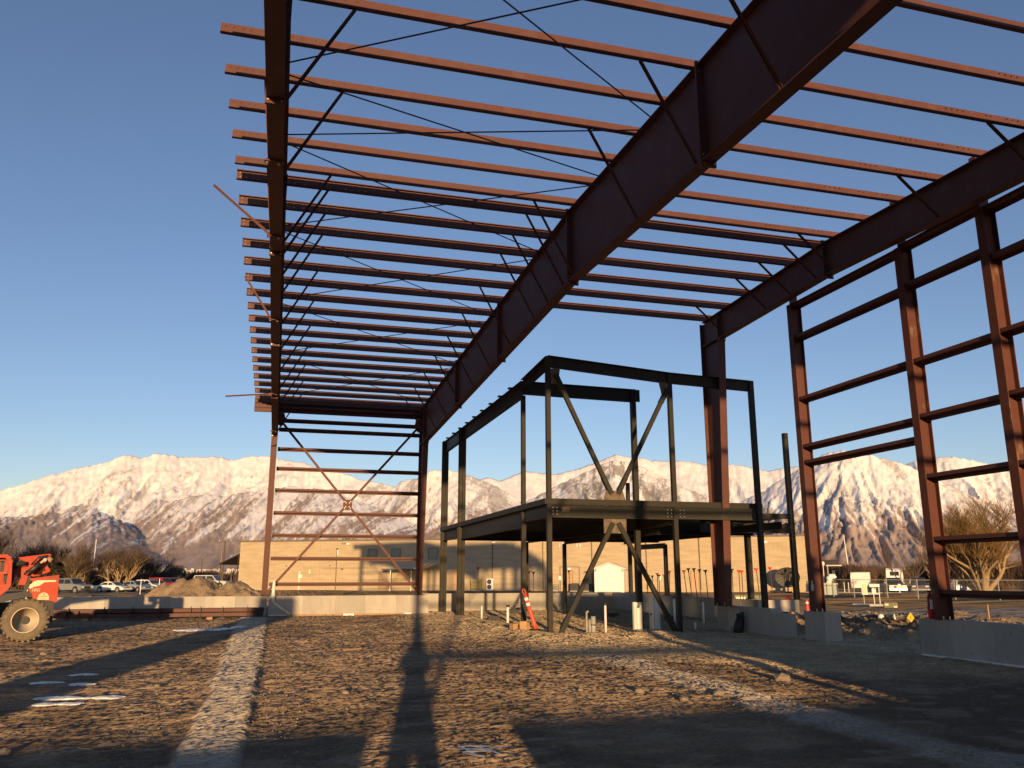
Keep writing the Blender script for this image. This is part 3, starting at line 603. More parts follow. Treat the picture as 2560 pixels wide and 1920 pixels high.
ibeam((7.2, 33.4, 3.5), (16.0, 33.4, 3.5), .5, name='floor_beam'); ibeam((13.7, 25.4, 3.36), (17.2, 25.4, 3.36), .32, name='floor_beam'); ibeam((15.9, 26.4, 3.5), (15.9, 37, 3.5), .45, name='floor_beam'); ibeam((14.6, 22, 3.2), (14.6, 26.4, 3.2), .22, name='floor_beam')
ibeam((17.2, 25.7, 3.42), (17.55, 25.8, 3.42), .22, name='tie_beam')
for k in range(12):
    y = 22.9+k*1.18
    MB().box((7.25, y-.04, 3.36), (13.6 if y < 25.5 else 16.8, y+.04, 3.555)).build('joist', 'deck', mez)
MB().box((7.06, 21.80, 3.562), (13.85, 25.3, 3.70)).build('floor_deck', 'deck', mez); MB().box((7.06, 25.3, 3.562), (17.15, 37.2, 3.70)).build('floor_deck', 'deck', mez)
MB().box((7.05, 21.785, 3.55), (13.86, 21.80, 3.71)).build('deck_edge', 'black_steel', mez); MB().box((7.045, 21.79, 3.55), (7.06, 37.2, 3.71)).build('deck_edge', 'black_steel', mez); MB().box((13.86, 25.285, 3.53), (17.16, 25.3, 3.71)).build('deck_edge', 'black_steel', mez)
welds = MB()
rr = random.Random(3)
for k in range(22): 
    x = 7.5+k*.28+rr.uniform(-.05, .05); welds.cbox((x, 21.895-.083, 3.556), (rr.uniform(.03, .12), .02, rr.uniform(.01, .035)))
welds.build('weld_bead', 'gusset', mez)
yb = 21.86
def brace(a, b):
    a = Vector((a[0], yb, a[1])); b = Vector((b[0], yb, b[1])); o = MB().bar(a, b, .115, .115, side=(0, 1, 0)).build('brace', 'black_steel', mez)
    d = (b-a).normalized()
    for p, q in ((a-d*.1, a+d*.42), (b-d*.42, b+d*.1)): MB().bar(p, q, .15, .13, side=(0, 1, 0)).build('brace_sleeve', 'black_steel', o)
brace((9.00, 3.98), (7.46, 7.18)); brace((9.30, 3.98), (10.90, 6.98)); brace((9.02, 2.98), (7.48, .12)); brace((9.28, 2.98), (10.86, .14))
def gus(poly): MB().prism(poly, 1, yb-.012, yb+.012).build('gusset_plate', 'gusset', mez)
gus([(8.82, 3.715), (9.48, 3.715), (9.40, 3.98), (8.90, 3.98)]); gus([(8.80, 3.18), (9.48, 3.18), (9.48, 2.78), (8.80, 2.78)])
gus([(7.275, 7.44), (7.275, 6.98), (7.5, 6.98), (7.56, 7.44)]); gus([(10.955, 7.26), (10.955, 6.78), (10.78, 6.74), (10.66, 7.28)])
gus([(7.30, 0), (7.62, 0), (7.55, .22), (7.3, .25)]); gus([(10.72, 0), (11.0, 0), (11.0, .25), (10.78, .2)])
ibeam((15.85, 35.55, 2.97), (15.85, 32.5, 2.95), .22, .1); post(15.85, 35.55, .8, 2.8, .14); post(15.85, 32.5, .8, 2.9, .14)

# ------------------------------------------------------------------ concrete walls
def wall_run(name, label, a, b, thick, z0, z1, plen=1.22, side=1, seed=0, tops=None):
    # face line from a to b; the wall's body lies on the side given (left of a->b if +1)
    a = Vector((*a, 0)); b = Vector((*b, 0)); d = (b-a); Ln = d.length; d.normalize(); n = Vector((-d.y, d.x, 0))*side
    t = thing(name, label, 'concrete wall', tuple((a+b)/2)); rr = random.Random(seed)
    k = max(1, round(Ln/plen)); e = [0]+[i*Ln/k+rr.uniform(-.06, .06) for i in range(1, k)]+[Ln]
    for i in range(k):
        s0 = a+d*(e[i]+.002); s1 = a+d*(e[i+1]-.002); o = rr.uniform(0, .007)
        tz = z1 if tops is None else tops(i, k)
        p = [s0-n*o, s1-n*o, s1+n*thick, s0+n*thick]
        mb = MB(); mb.add([(q.x, q.y, z0) for q in p]+[(q.x, q.y, tz) for q in p], [(3, 2, 1, 0), (4, 5, 6, 7), (0, 1, 5, 4), (1, 2, 6, 5), (2, 3, 7, 6), (3, 0, 4, 7)])
        w = mb.build('wall_panel', rr.choice(['concrete', 'concrete', 'concrete_b', 'concrete_c']), t)
        if i and rr.random() < .8 and Ln < 18:
            tie = MB()
            for zz in (z0+.5*(z1-max(z0, 0))+.1, z1-.16):
                q = s0+d*rr.uniform(.15, .5)-n*(o+.001); tie.cbox((q.x, q.y, zz), (.035, .012, .035))
            tie.build('tie_hole', 'grey_plastic', w)
    return t
wall_run('foundation_wall', 'low concrete wall behind the red machine and the steel bundle, at the left', (-16, 35.9), (-.26, 35.9), .28, -.3, .80, seed=1)
w2 = wall_run('foundation_wall', 'low sunlit concrete wall under the red crossed wall braces', (-.20, 35.87), (6.35, 35.87), .30, -.3, .80, seed=2)
wall_run('foundation_wall', 'low concrete wall striped by post shadows, behind the black steel frame', (6.35, 38.5), (15.85, 38.5), .28, -.3, .80, seed=3)
wall_run('foundation_wall', 'short concrete return wall beside the left posts of the black frame', (6.35, 35.87), (6.35, 38.5), .25, -.3, .80, seed=31)
wall_run('foundation_wall', 'concrete wall receding at the right of the black frame, below the capped stakes', (15.85, 38.5), (15.85, 25.9), .28, -.3, .80, seed=4)
wall_run('foundation_wall', 'sunlit concrete wall corner below the lone black post', (15.85, 25.6), (17.45, 25.6), .28, -.3, .80, plen=.8, seed=5)
wall_run('foundation_wall', 'shaded stepped concrete wall carrying the wide red column', (12.9, 23.1), (12.9, 19.55), .30, -.3, .75, plen=.6, seed=6, tops=lambda i, k: .75 if i < k-1 else .64)
wall_run('concrete_pier', 'short square concrete pier below a red end wall column', (12.88, 18.72), (12.88, 17.9), .46, -.3, .76, plen=.45, seed=7, tops=lambda i, k: .76 if i == 0 else .755)['category'] = 'pier'
wall_run('foundation_wall', 'low concrete wall at the right edge below the fire extinguisher', (12.88, 14.78), (12.88, -2.4), .30, -.3, .77, plen=.9, seed=8)
wall_run('foundation_wall', 'low concrete wall behind the viewer left of the gap', (-.95, -2.75), (-15, -2.75), .28, -.3, .93, seed=9)
wall_run('foundation_wall', 'low concrete wall behind the viewer right of the gap', (12.9, -2.75), (.62, -2.75), .28, -.3, .95, seed=10)
tag(MB().box((12.80, 2, -.05), (12.875, 14.72, .075)).build('foam_strip', 'white'), 'white strip along the foot of the right hand concrete wall', 'edge strip')
def boardx(x0, x1, m, name, label, cat, h=.07):
    tag(MB().box((x0, 35.74, -.05), (x1, 35.855, h)).build(name, m), label, cat)
boardx(-.16, .62, 'white', 'foam_board', 'white foam board at the wall foot under the bent pipe', 'foam board', .06)
boardx(.84, 2.78, 'wood', 'lumber_plank', 'brown plank at the wall foot right of the bent pipe', 'plank'); boardx(2.80, 3.24, 'white', 'foam_board', 'white foam piece between two planks at the wall foot', 'foam board', .075)
boardx(3.26, 5.28, 'wood', 'lumber_plank', 'brown plank at the wall foot near the second red column', 'plank'); boardx(5.30, 5.62, 'white', 'foam_board', 'short white foam piece at the right end of the planks', 'foam board', .08)
tag(MB().tube([(-.02, 35.62, 1.42), (-.03, 35.62, .86), (-.02, 35.62, .62), (.08, 35.62, .50), (.66, 35.66, .06)], .062, 10).tube([(-.03, 35.62, .92), (-.03, 35.62, .70)], .082, 10).build('drain_pipe', 'pvc', smooth=True), 'bent white plastic pipe leaning on the wall by the first column', 'pipe')
# bundle of steel on the ground
bt = thing('steel_bundle', 'long red steel channels lying on blocks along the left wall', 'steel bundle', (-4, 34.7, 0))
for i, (y, z) in enumerate(((34.55, .08), (34.72, .08), (34.62, .245))):
    L0, L1 = (-7.6-.3*i, -.42+.05*i)
    MB().box((L0, y-.075, z), (L1, y-.067, z+.16)).box((L0, y-.075, z), (L1, y+.06, z+.012)).box((L0, y-.075, z+.148), (L1, y+.06, z+.16)).build('channel', 'red_steel', bt)
for x in (-7.2, -6.0, -5.05, -4.1, -3.0, -2.65, -1.85, -.95, -.5): MB().box((x-.012, 34.42, .02), (x+.012, 34.52, .47)).build('clip', 'black', bt)
for x in (-7.35, -6.95, -6.4): MB().box((x-.09, 34.40, .14), (x+.09, 34.47, .34)).build('end_plate', 'red_steel', bt)
MB().box((-.62, 34.46, .1), (-.36, 34.78, .36)).build('end_plate', 'black_steel', bt)
for x in (-6.6, -2.3): tag(MB().box((x-.1, 34.35, -.02), (x+.1, 34.9, .08)).build('wood_block', 'wood'), 'wood block propping the %s of the red steel bundle' % ('left part' if x < -4 else 'right part'), 'wood block')

# ------------------------------------------------------------------ small things on the gravel
def stand_pipe(x, y, h, r, label, m='pvc', cap=None, lean=0):
    z = gz(x, y)-.04; t = thing('stub_pipe', label, 'pipe', (x, y, z))
    MB().tube([(x, y, z), (x+lean, y, z+h)], r, 10, ).build('pipe', m, t, True)
    if cap: MB().tube([(x+lean, y, z+h-.02), (x+lean, y, z+h+.045)], r*1.25, 10).build('cap', cap, t)
stand_pipe(7.05, 29.1, .48, .032, 'white stub pipe nearest the left black posts', cap=None)
stand_pipe(7.42, 27.0, .58, .045, 'white stub pipe with dark cap left of the orange delineator', cap='black')
stand_pipe(9.08, 22.6, .80, .034, 'thin white stub pipe with dark cap in front of the right front post', cap='black')
stand_pipe(13.27, 26.7, .86, .04, 'white stub pipe with dark cap behind the right front post', cap='black')
stand_pipe(13.88, 25.8, .74, .036, 'white stub pipe left of the wide red column')
stand_pipe(12.2, 23.2, .24, .034, 'shortest white stub pipe, on the shaded gravel')
t = thing('conduit_cluster', 'cluster of grey conduits standing in the gravel', 'conduits', (8.5, 22.2, gz(8.5, 22.2)))
for dx, dy, h, r in ((-.12, .05, .58, .028), (-.05, .0, .44, .03), (.06, .02, .52, .07)):
    MB().tube([(8.5+dx, 22.2+dy, -.05), (8.5+dx, 22.2+dy, h)], r, 10).build('conduit', 'grey_plastic', t, True)
MB().tube([(8.38, 22.25, .55), (8.38, 22.25, .62), (8.43, 22.25, .66)], .03, 8).build('elbow', 'grey_plastic', t)
MB().tube([(8.56, 22.22, .28), (8.56, 22.22, .31)], .078, 10).build('coupling', 'black', t)
def sleeve(x, y, h, r, label, cut):
    z = gz(x, y)-.05; t = thing('pipe_sleeve', label, 'pipe sleeve', (x, y, z))
    vs = []; fs = []; n = 20
    for k in range(n):
        a = 2*pi*k/n
        top = h-(cut if 3.5 < a < 5.0 else 0)
        for rr_, zz in ((r, 0), (r, top), (r*.92, top), (r*.92, .02)): vs.append((x+rr_*cos(a), y+rr_*sin(a), z+zz))
    for k in range(n):
        j = (k+1) % n
        for q in range(3): fs.append((k*4+q, j*4+q, j*4+q+1, k*4+q+1))
    MB().add(vs, fs).build('sleeve', 'white', t)
    MB().tube([(x+r*1.02*cos(a), y+r*1.02*sin(a), z+h*.0) for a in (4.2,)]+[(x+r*1.02*cos(4.2), y+r*1.02*sin(4.2), z+h-cut)], .008, 4).build('seam', 'grey_plastic', t)
sleeve(10.62, 23.85, .83, .155, 'shorter wide white tube with a cut top, left of the pair', .16)
sleeve(11.12, 23.7, .98, .165, 'taller wide white tube at the right of the pair', .0)
stand_pipe(10.58, 22.8, .50, .022, 'grey valve riser in front of the taller white tube', 'grey_plastic', 'black')
t = thing('water_jug', 'clear plastic water jug between the two white tubes', 'jug', (10.95, 24.6, gz(11, 24.6)))
MB().lathe([(.09, 0), (.1, .05), (.1, .2), (.06, .27), (.03, .31), (.03, .35)], 14, (10.95, 24.6, gz(11, 24.6))).build('bottle', 'galv', t, True); MB().lathe([(.036, .34), (.036, .38)], 10, (10.95, 24.6, gz(11, 24.6))).build('cap', 'white', t)
t = thing('bag', 'black rolled bag leaning on the shaded concrete wall', 'bag', (12.7, 21.4, .0))
MB().tube([(12.62, 21.5, .02), (12.66, 21.5, .25), (12.74, 21.5, .52)], [.13, .14, .10], 10).build('roll', 'black', t, True); MB().tube([(12.70, 21.47, .50), (12.80, 21.45, .62)], [.10, .03], 8).tube([(12.68, 21.47, .50), (12.58, 21.45, .56)], [.07, .03], 8).build('flap', 'black', t)
tag(MB().box((12.45, 21.62, 0), (12.57, 21.7, .22)).build('can', 'grey_plastic'), 'grey can beside the black bag on shaded gravel', 'can')
for i, (x, y, lb) in enumerate(((10.4, 36.5, 'below the back wall, left of the middle post'), (9.7, 34.4, 'in the middle of the black frame'), (12.6, 30.6, 'in the shade right of the white tubes'), (7.15, 27.8, 'beside the capped stub pipe'), (13.5, 27.5, 'in the shade near the wide red column'))):
    z = gz(x, y)
    tag(MB().box((x-.2, y-.08, z+.04), (x+.2, y+.08, z+.17)).box((x-.03, y-.03, z-.05), (x+.03, y+.03, z+.05)).build('junction_box', 'black'), 'black electrical box on the gravel ' + lb, 'box')
# orange delineator
dx_, dy_ = 7.08, 22.75; zb_ = gz(dx_, dy_)-.02
t = thing('delineator', 'leaning orange delineator tube with two white bands and a loop top', 'delineator', (dx_, dy_, zb_))
base = Vector((dx_, dy_, zb_)); tip = Vector((dx_-.32, dy_+.05, zb_+1.0)); ax = (tip-base).normalized()
MB().lathe([(.19, 0), (.19, .04), (.1, .07)], 12, tuple(base)).build('base', 'black', t)
MB().tube([base+ax*f for f in (.05, .2, .5, 1.02)], [.065, .062, .055, .05], 12).build('tube', 'orange', t, True)
for f in (.72, .87): MB().tube([base+ax*f, base+ax*(f+.085)], .057, 12).build('band', 'reflect', t, True)
lp = [base+ax*(1.02+.09*(1-cos(a)))+Vector((1, 0, 0))*(.045*sin(a)) for a in np.linspace(.3, 2*pi-.3, 10)]
MB().tube(lp, .013, 6).build('loop', 'orange', t, True)
for i, (x, y, sz, rz) in enumerate(((6.55, 23.2, (.16, .2, .16), .3), (6.78, 23.05, (.2, .09, .22), -.2), (6.92, 23.25, (.22, .12, .2), .5))):
    z = gz(x, y); mb = MB().box((-sz[0]/2, -sz[1]/2, -.02), (sz[0]/2, sz[1]/2, sz[2]))
    o = mb.build('wood_block', 'wood'); o.location = (x, y, z); o.rotation_euler = (.1*i, 0, rz)
    tag(o, ('reddish timber offcut left of the post foot', 'upright timber offcut in the middle by the post foot', 'thick timber offcut touching the post foot')[i], 'wood block')

# fire extinguisher, bottles, tap things
t = thing('fire_extinguisher', 'red fire extinguisher standing on the wall beside a red column', 'extinguisher', (12.95, 14.46, .77))
MB().lathe([(.07, 0), (.075, .02), (.075, .40), (.06, .46), (.025, .49), (.025, .53)], 16, (12.95, 14.46, .77)).build('cylinder', 'ext_red', t, True)
MB().box((12.90, 14.44, 1.29), (13.0, 14.48, 1.33)).tube([(12.96, 14.46, 1.28), (12.86, 14.42, 1.24), (12.85, 14.40, 1.0)], .013, 6).build('handle', 'black', t)
MB().lathe([(.0765, .18), (.0765, .34)], 16, (12.95, 14.46, .77)).build('label_band', 'ext_red', t, True)
MB().add([(12.95+.078*cos(a), 14.46+.078*sin(a), .77+z) for z in (.20, .38) for a in np.linspace(3.6, 4.7, 6)], [(i, i+1, i+7, i+6) for i in range(5)]).build('label_sheet', 'reflect', t)
def bottle(x, y, z, m, label):
    t = thing('bottle', label, 'bottle', (x, y, z)); MB().lathe([(.033, 0), (.036, .02), (.036, .15), (.014, .19), (.014, .22)], 12, (x, y, z)).build('body', m, t, True); MB().lathe([(.017, .22), (.017, .245)], 8, (x, y, z)).build('cap', 'white', t)
MB().box((12.75, 18.1, 1.235), (12.845, 18.42, 1.25)).build('bottle_ledge', 'red_steel', steel)
bottle(12.80, 18.38, 1.25, 'white', 'white bottle on the red column ledge'); bottle(12.80, 18.18, 1.25, 'galv', 'clear bottle on the red column ledge')

# stakes with caps beyond the walls
stake0 = {}
def stake(x, y, h, kind, label, lean=0.0):
    z = gz(x, y)
    if kind not in stake0:
        t = thing('capped_stake', label, 'stake', (0, 0, 0), 0, 'capped stakes beyond the concrete walls')
        MB().tube([(0, 0, -.1), (0, 0, 1.9)], .019, 6).build('rod', 'black' if kind == 'd' else 'red_steel', t)
        MB().lathe([(.03, 1.86), (.035, 1.95), (.10, 2.03), (.10, 2.05)], 10).build('cap', 'orange' if kind == 'o' else 'lift_dark', t, True)
        stake0[kind] = t
    else: t = copy_tree(stake0[kind], label=label)
    t.location = (x, y, z); t.scale = (1, 1, h/2.05); t.rotation_euler = (0, lean, .3*x)
for x, y, h, k, ln, lb in [(19.3, 42.0, 1.62, 'd', .05, 'leftmost of the pair behind the middle brace'), (19.6, 41.9, 1.6, 'd', 0, 'right one of the pair behind the middle brace'), (19.9, 41.9, 1.72, 'o', 0, 'just right of the middle brace'),
     (20.4, 42.8, 1.64, 'd', .02, 'beside the black door frame'), (20.7, 42.7, 1.66, 'o', -.02, 'beside the black door frame'), (19.2, 39.1, 1.84, 'o', .02, 'alone right of the black door frame'),
     (19.0, 36.7, 1.86, 'o', -.09, 'leaning left of the tan door'), (19.2, 36.6, 1.95, 'd', -.09, 'tallest, leaning left of the tan door'), (19.4, 36.5, 1.95, 'd', -.07, 'leaning across the tan door'), (19.6, 36.6, 1.9, 'd', .0, 'right of the tan door'), (19.2, 35.1, 1.86, 'd', -.05, 'left of the wide red column'),
     (19.3, 33.1, 1.9, 'd', 0, 'right of the wide red column'), (20.0, 33.7, 1.86, 'o', 0, 'left one of the pair right of the wide red column'), (20.2, 33.8, 1.84, 'o', 0, 'right one of the pair right of the wide red column'), (19.9, 31.9, 1.92, 'o', -.06, 'left of the right black corner post'),
     (23.0, 35.8, 2.0, 'o', -.07, 'left of the satellite dish'), (13.8, 45.6, 1.86, 'o', .04, 'between the heat pump and the second black post'), (14.0, 45.5, 1.8, 'd', 0, 'between the heat pump and the second black post'), (16.9, 47.6, 1.88, 'o', -.03, 'behind the lower left brace'), (10.9, 45.8, 2.05, 'o', .02, 'in front of the yellowish unit')]:
    stake(x, y, h, k, ('orange' if k == 'o' else 'dark') + ' capped stake ' + lb, ln)
tag(MB().lathe([(.12, 0), (.1, .06), (.05, .12), (.02, .16)], 12, (17.15, 25.75, .80)).build('safety_cap', 'orange'), 'small orange cap lying on the sunlit wall corner', 'cap')
t = thing('marker_cone', 'small orange marker post on the shaded road', 'marker', (23.8, 34.3, gz(23.8, 34.3)))
MB().lathe([(.10, 0), (.075, .05), (.06, .3), (.05, .52)], 10, (23.8, 34.3, gz(23.8, 34.3))).build('tube', 'orange', t, True); MB().lathe([(.066, .34), (.064, .42)], 10, (23.8, 34.3, gz(23.8, 34.3))).build('band', 'reflect', t)
sx_, sy_ = 16.2, 22.9
t = thing('ground_sign', 'small white sign leaning behind the concrete pier', 'sign', (sx_, sy_, gz(sx_, sy_)))
MB().box((sx_-.22, sy_-.01, .22), (sx_+.22, sy_+.01, .62)).build('panel', 'white', t); MB().box((sx_-.02, sy_+.012, -.1), (sx_+.02, sy_+.03, .5)).build('leg', 'wood', t)
MB().lathe([(.02, -.012), (.09, -.012), (.09, -.016), (.02, -.016)], 16, (sx_-.06, sy_, .43), axis=1).box((sx_+.06, sy_-.016, .36), (sx_+.16, sy_-.012, .41)).build('print', 'decal_ink', t)
# rubble side objects
hx, hy = 18.3, 22.6
t = thing('capped_riser', 'round white capped riser among the dirt rubble', 'riser', (hx, hy, gz(hx, hy)))
MB().lathe([(.06, -.05), (.06, .10), (.08, .13), (.095, .19), (.08, .26), (.03, .29)], 16, (hx, hy, gz(hx, hy))).build('dome', 'white', t, True); MB().lathe([(.17, -.05), (.15, .05), (.11, .09)], 14, (hx, hy, gz(hx, hy))).build('collar', 'concrete_c', t)
tag(MB().tube([(18.9, 22.7, gz(18.9, 22.7)-.1), (18.88, 22.7, gz(18.9, 22.7)+.26)], .025, 6).build('survey_stake', 'white'), 'white survey stake in the dirt rubble', 'stake')
fx, fy = 18.2, 21.2; fz = gz(fx, fy)
t = thing('hazard_marker', 'yellow diamond hazard marker on a short stake in the rubble', 'sign', (fx, fy, fz))
MB().prism([(fx-.13, fz+.24), (fx, fz+.11), (fx+.13, fz+.24), (fx, fz+.40)], 1, fy-.008, fy+.008).build('panel', 'sign_yellow', t); MB().box((fx-.012, fy+.01, fz-.1), (fx+.012, fy+.03, fz+.3)).build('leg', 'wood', t); MB().cbox((fx, fy-.010, fz+.25), (.02, .006, .08)).build('print', 'decal_ink', t)
cx2, cy2 = 15.15, 18.6; cz2 = gz(cx2, cy2)
tag(MB().grid(lambda u, v: (cx2+.32*(u-.5), cy2+.26*(v-.5), cz2+.10+.09*sin(7*u+2)*cos(6*v)), 8, 7).build('cloth', 'ext_red', smooth=True), 'crumpled red cloth on the rubble edge', 'cloth')
tag(MB().box((14.6, 18.75, gz(14.6, 18.9)+.02), (14.85, 18.9, gz(14.6, 18.9)+.12)).build('foam_block', 'white'), 'small white block left of the red cloth', 'block')

# flat marks lying on the soil
def drape(name, m, label, cat, outline, off=.012, kind=None):
    import bmesh
    bm = bmesh.new(); 
    for o in outline:
        n = len(o); c = (sum(p[0] for p in o)/n, sum(p[1] for p in o)/n)
        def zz(p): return gnd(p[0], p[1])+off
        ring = [bm.verts.new((p[0], p[1], zz(p))) for p in o]
        mid = [bm.verts.new(((p[0]+c[0])/2, (p[1]+c[1])/2, zz(((p[0]+c[0])/2, (p[1]+c[1])/2)))) for p in o]; cc = bm.verts.new((*c, zz(c)))
        for i in range(n):
            j = (i+1) % n; bm.faces.new((ring[i], ring[j], mid[j], mid[i])); bm.faces.new((mid[i], mid[j], cc))
    me = bpy.data.meshes.new(name); bm.to_mesh(me); bm.free(); me.materials.append(M[m]); ob = bpy.data.objects.new(name, me); C.objects.link(ob); tag(ob, label, cat, kind=kind); return ob
_iy = lambda y: np.clip(np.searchsorted(gy, y)-1, 0, len(gy)-2)
def gnd(x, y):                       # height of the built ground sheet
    i = int(np.clip(np.searchsorted(gx, x)-1, 0, len(gx)-2)); j = int(_iy(y)); fx = (x-gx[i])/(gx[i+1]-gx[i]); fy = (y-gy[j])/(gy[j+1]-gy[j])
    return float(max(Z[j, i], Z[j, i+1], Z[j+1, i], Z[j+1, i+1])*.5 + .5*((Z[j, i]*(1-fx)+Z[j, i+1]*fx)*(1-fy)+(Z[j+1, i]*(1-fx)+Z[j+1, i+1]*fx)*fy))
def stroke(x0, y0, x1, y1, w):
    d = Vector((x1-x0, y1-y0)); L_ = d.length; d /= L_; n = Vector((-d.y, d.x)); pts = []; rr = random.Random(int(x0*1000+y0*77)); k = max(3, int(L_/.06))
    for i in range(k+1): 
        p = Vector((x0, y0))+d*L_*i/k+n*w*(.5+rr.uniform(-.2, .25)); pts.append((p.x, p.y))
    for i in range(k, -1, -1): 
        p = Vector((x0, y0))+d*L_*i/k-n*w*(.5+rr.uniform(-.2, .25)); pts.append((p.x, p.y))
    return pts
def strip_mesh(name, m, label, cat, strokes, off=.014):
    mb = MB()
    for s in strokes:
        x0, y0, x1, y1, w = s; d = Vector((x1-x0, y1-y0)); L_ = d.length; d /= L_; n = Vector((-d.y, d.x)); k = max(3, int(L_/.04)); rr = random.Random(int(x0*991+y0*77)); vs = []; fs = []
        for i in range(k+1):
            for sg in (-1, 0, 1):
                p = Vector((x0, y0))+d*L_*i/k+n*sg*w*(.5+rr.uniform(-.18, .2)); vs.append((p.x, p.y, gnd(p.x, p.y)+off))
            if i: a = (i-1)*3; fs += [(a, a+1, a+4, a+3), (a+1, a+2, a+5, a+4)]
        mb.add(vs, fs)
    o = mb.build(name, m); tag(o, label, cat); return o
strip_mesh('paint_mark', 'white', 'white spray painted hatch mark on the shaded soil in front', 'paint mark', [(1.80, 8.36, 2.10, 8.30, .05), (1.74, 8.22, 2.12, 8.18, .05), (1.78, 8.08, 2.08, 8.06, .045), (1.82, 8.40, 1.88, 7.92, .035), (1.98, 8.34, 2.10, 7.88, .035), (1.78, 8.0, 1.94, 7.84, .03), (2.08, 8.30, 2.24, 8.22, .03)])
ICE = []
def ice(label, spots, seed): ICE.append((label, spots, seed))
ice('long white ice patch on the soil in front of the steel bundle', [(-2.2, 27.6, .85, .45, 60), (-1.3, 27.9, .5, .2, 22)], 1)
ice('thin ice patches inside the dark slanting shadow', [(-2.95, 15.9, .22, .10, 22), (-3.3, 14.9, .25, .05, 12)], 2)
ice('small bright ice patch at the lower edge of the slanting shadow', [(-2.75, 14.5, .20, .08, 20)], 3)
ice('white ice patch left of the two nearest ones', [(-2.72, 13.15, .26, .14, 34), (-2.75, 12.55, .12, .08, 9)], 4)
ice('white ice patch right of the two nearest ones', [(-2.12, 13.05, .28, .10, 32), (-2.5, 12.55, .16, .09, 12)], 5)
# loose stones and gravel
ICO = [(0, 0, 1), (.894, 0, .447), (.276, .851, .447), (-.724, .526, .447), (-.724, -.526, .447), (.276, -.851, .447), (.724, .526, -.447), (-.276, .851, -.447), (-.894, 0, -.447), (-.276, -.851, -.447), (.724, -.526, -.447), (0, 0, -1)]
ICF = [(0,1,2),(0,2,3),(0,3,4),(0,4,5),(0,5,1),(1,6,2),(2,7,3),(3,8,4),(4,9,5),(5,10,1),(6,7,2),(7,8,3),(8,9,4),(9,10,5),(10,6,1),(11,7,6),(11,8,7),(11,9,8),(11,10,9),(11,6,10)]
def rocks(name, pts, m, label, sizes, seed):
    rg = np.random.default_rng(seed); n = len(pts); b = np.array(ICO)
    v = b[None]*(1+.35*(rg.random((n, 12, 1))-.5))*(sizes[:, None, None]*(1+.7*(rg.random((n, 1, 3))-.5)))
    v[:, :, 2] *= .75; v += pts[:, None, :]; f = np.array(ICF)[None]+12*np.arange(n)[:, None, None]
    me = np_mesh(name, v.reshape(-1, 3), f.reshape(-1, 3), smooth=False); me.materials.append(M[m]); o = bpy.data.objects.new(name, me); C.objects.link(o); tag(o, label, kind='stuff'); return o
for label_, spots_, seed_ in ICE:                     # low frozen lumps, uneven at the rim
    rg = np.random.default_rng(seed_); P_ = []; S_ = []
    for cx_, cy_, rx_, ry_, n_ in spots_:
        for _ in range(n_): a = rg.random()*6.28; r = math.sqrt(rg.random())*(.75+.4*math.sin(3*a+seed_)); x_, y_ = cx_+rx_*r*math.cos(a), cy_+ry_*r*math.sin(a); P_.append((x_, y_, gnd(x_, y_)+.004)); S_.append((.045+.05*rg.random())*(.5+.7*(1-r*.6))*(1+max(0, cy_-16)*.06))
    mb = MB()
    for (x_, y_, z_), s_ in zip(P_, S_):
        w_ = rg.random(12); mb.add([(x_+q[0]*s_*1.6*(.7+.5*w_[i_]), y_+q[1]*s_*(.7+.5*w_[i_]), z_+q[2]*s_*.28) for i_, q in enumerate(ICO)], ICF)
    o_ = mb.build('ice_patch', 'ice'); tag(o_, label_, kind='stuff')
def zgrid(x, y):
    i = np.clip(np.searchsorted(gx, x)-1, 0, len(gx)-2); j = np.clip(np.searchsorted(gy, y)-1, 0, len(gy)-2); return Z[j, i]
def scatter(n, x0, x1, y0, y1, dens, seed, pw=2.0):
    rg = np.random.default_rng(seed); y = y0+(y1-y0)*rg.random(n)**1.3; x = x0+(x1-x0)*rg.random(n); k = rg.random(n) < dens(x, y); x, y = x[k], y[k]; return x, y, rg
def crumbs(name, n, seed, label, k=.62):
    rg = np.random.default_rng(seed); y = 4.7*np.exp(rg.random(n)*math.log(37.5/4.7)); lo = np.maximum(-9.5, -.36*y-1.5); hi = np.minimum(15.8, 1.15*y+1.5); x = lo+(hi-lo)*rg.random(n)
    keep = rg.random(n) < np.clip(.55+.8*fbm(x*.8, y*.9, 3, 160), .12, 1)*(1-.35*strip1(x, y)); x, y = x[keep], y[keep]; n = len(x)
    s = k*(.0055+.00105*y)*(.55+1.1*rg.random(n)**2); a0 = rg.random(n)*6.28; j = np.clip(np.searchsorted(gy, y)-1, 0, len(gy)-2); i = np.clip(np.searchsorted(gx, x)-1, 0, len(gx)-2); z = Z[j, i]
    v = np.zeros((n, 6, 3)); tone = np.zeros((n, 6, 3)); tone[:] = (GTONE[j, i]*(.8+.5*rg.random((n, 1))))[:, None]
    for q in range(5):
        a = a0+q*2*pi/5+rg.normal(0, .2, n); r = s*(.8+.5*rg.random(n)); v[:, q] = np.stack([x+r*np.cos(a)*1.25, y+r*np.sin(a), z-.25*s], -1)
    v[:, 5] = np.stack([x+rg.normal(0, .25, n)*s, y+rg.normal(0, .25, n)*s, z+s*(.55+.5*rg.random(n))], -1)
    f = np.array([[q, (q+1) % 5, 5] for q in range(5)])[None]+6*np.arange(n)[:, None, None]
    me = np_mesh(name, v.reshape(-1, 3), f.reshape(-1, 3), tone.reshape(-1, 3), smooth=False); me.materials.append(M['crumb']); o = bpy.data.objects.new(name, me); C.objects.link(o); tag(o, label, kind='stuff')
M['crumb'] = attr_mat('soil_crumbs', .95, 30, .15, 0, 1, spec=.1)
crumbs('soil_crumbs', 60000, 31, 'crumbly clods of dry soil and gravel covering the ground')
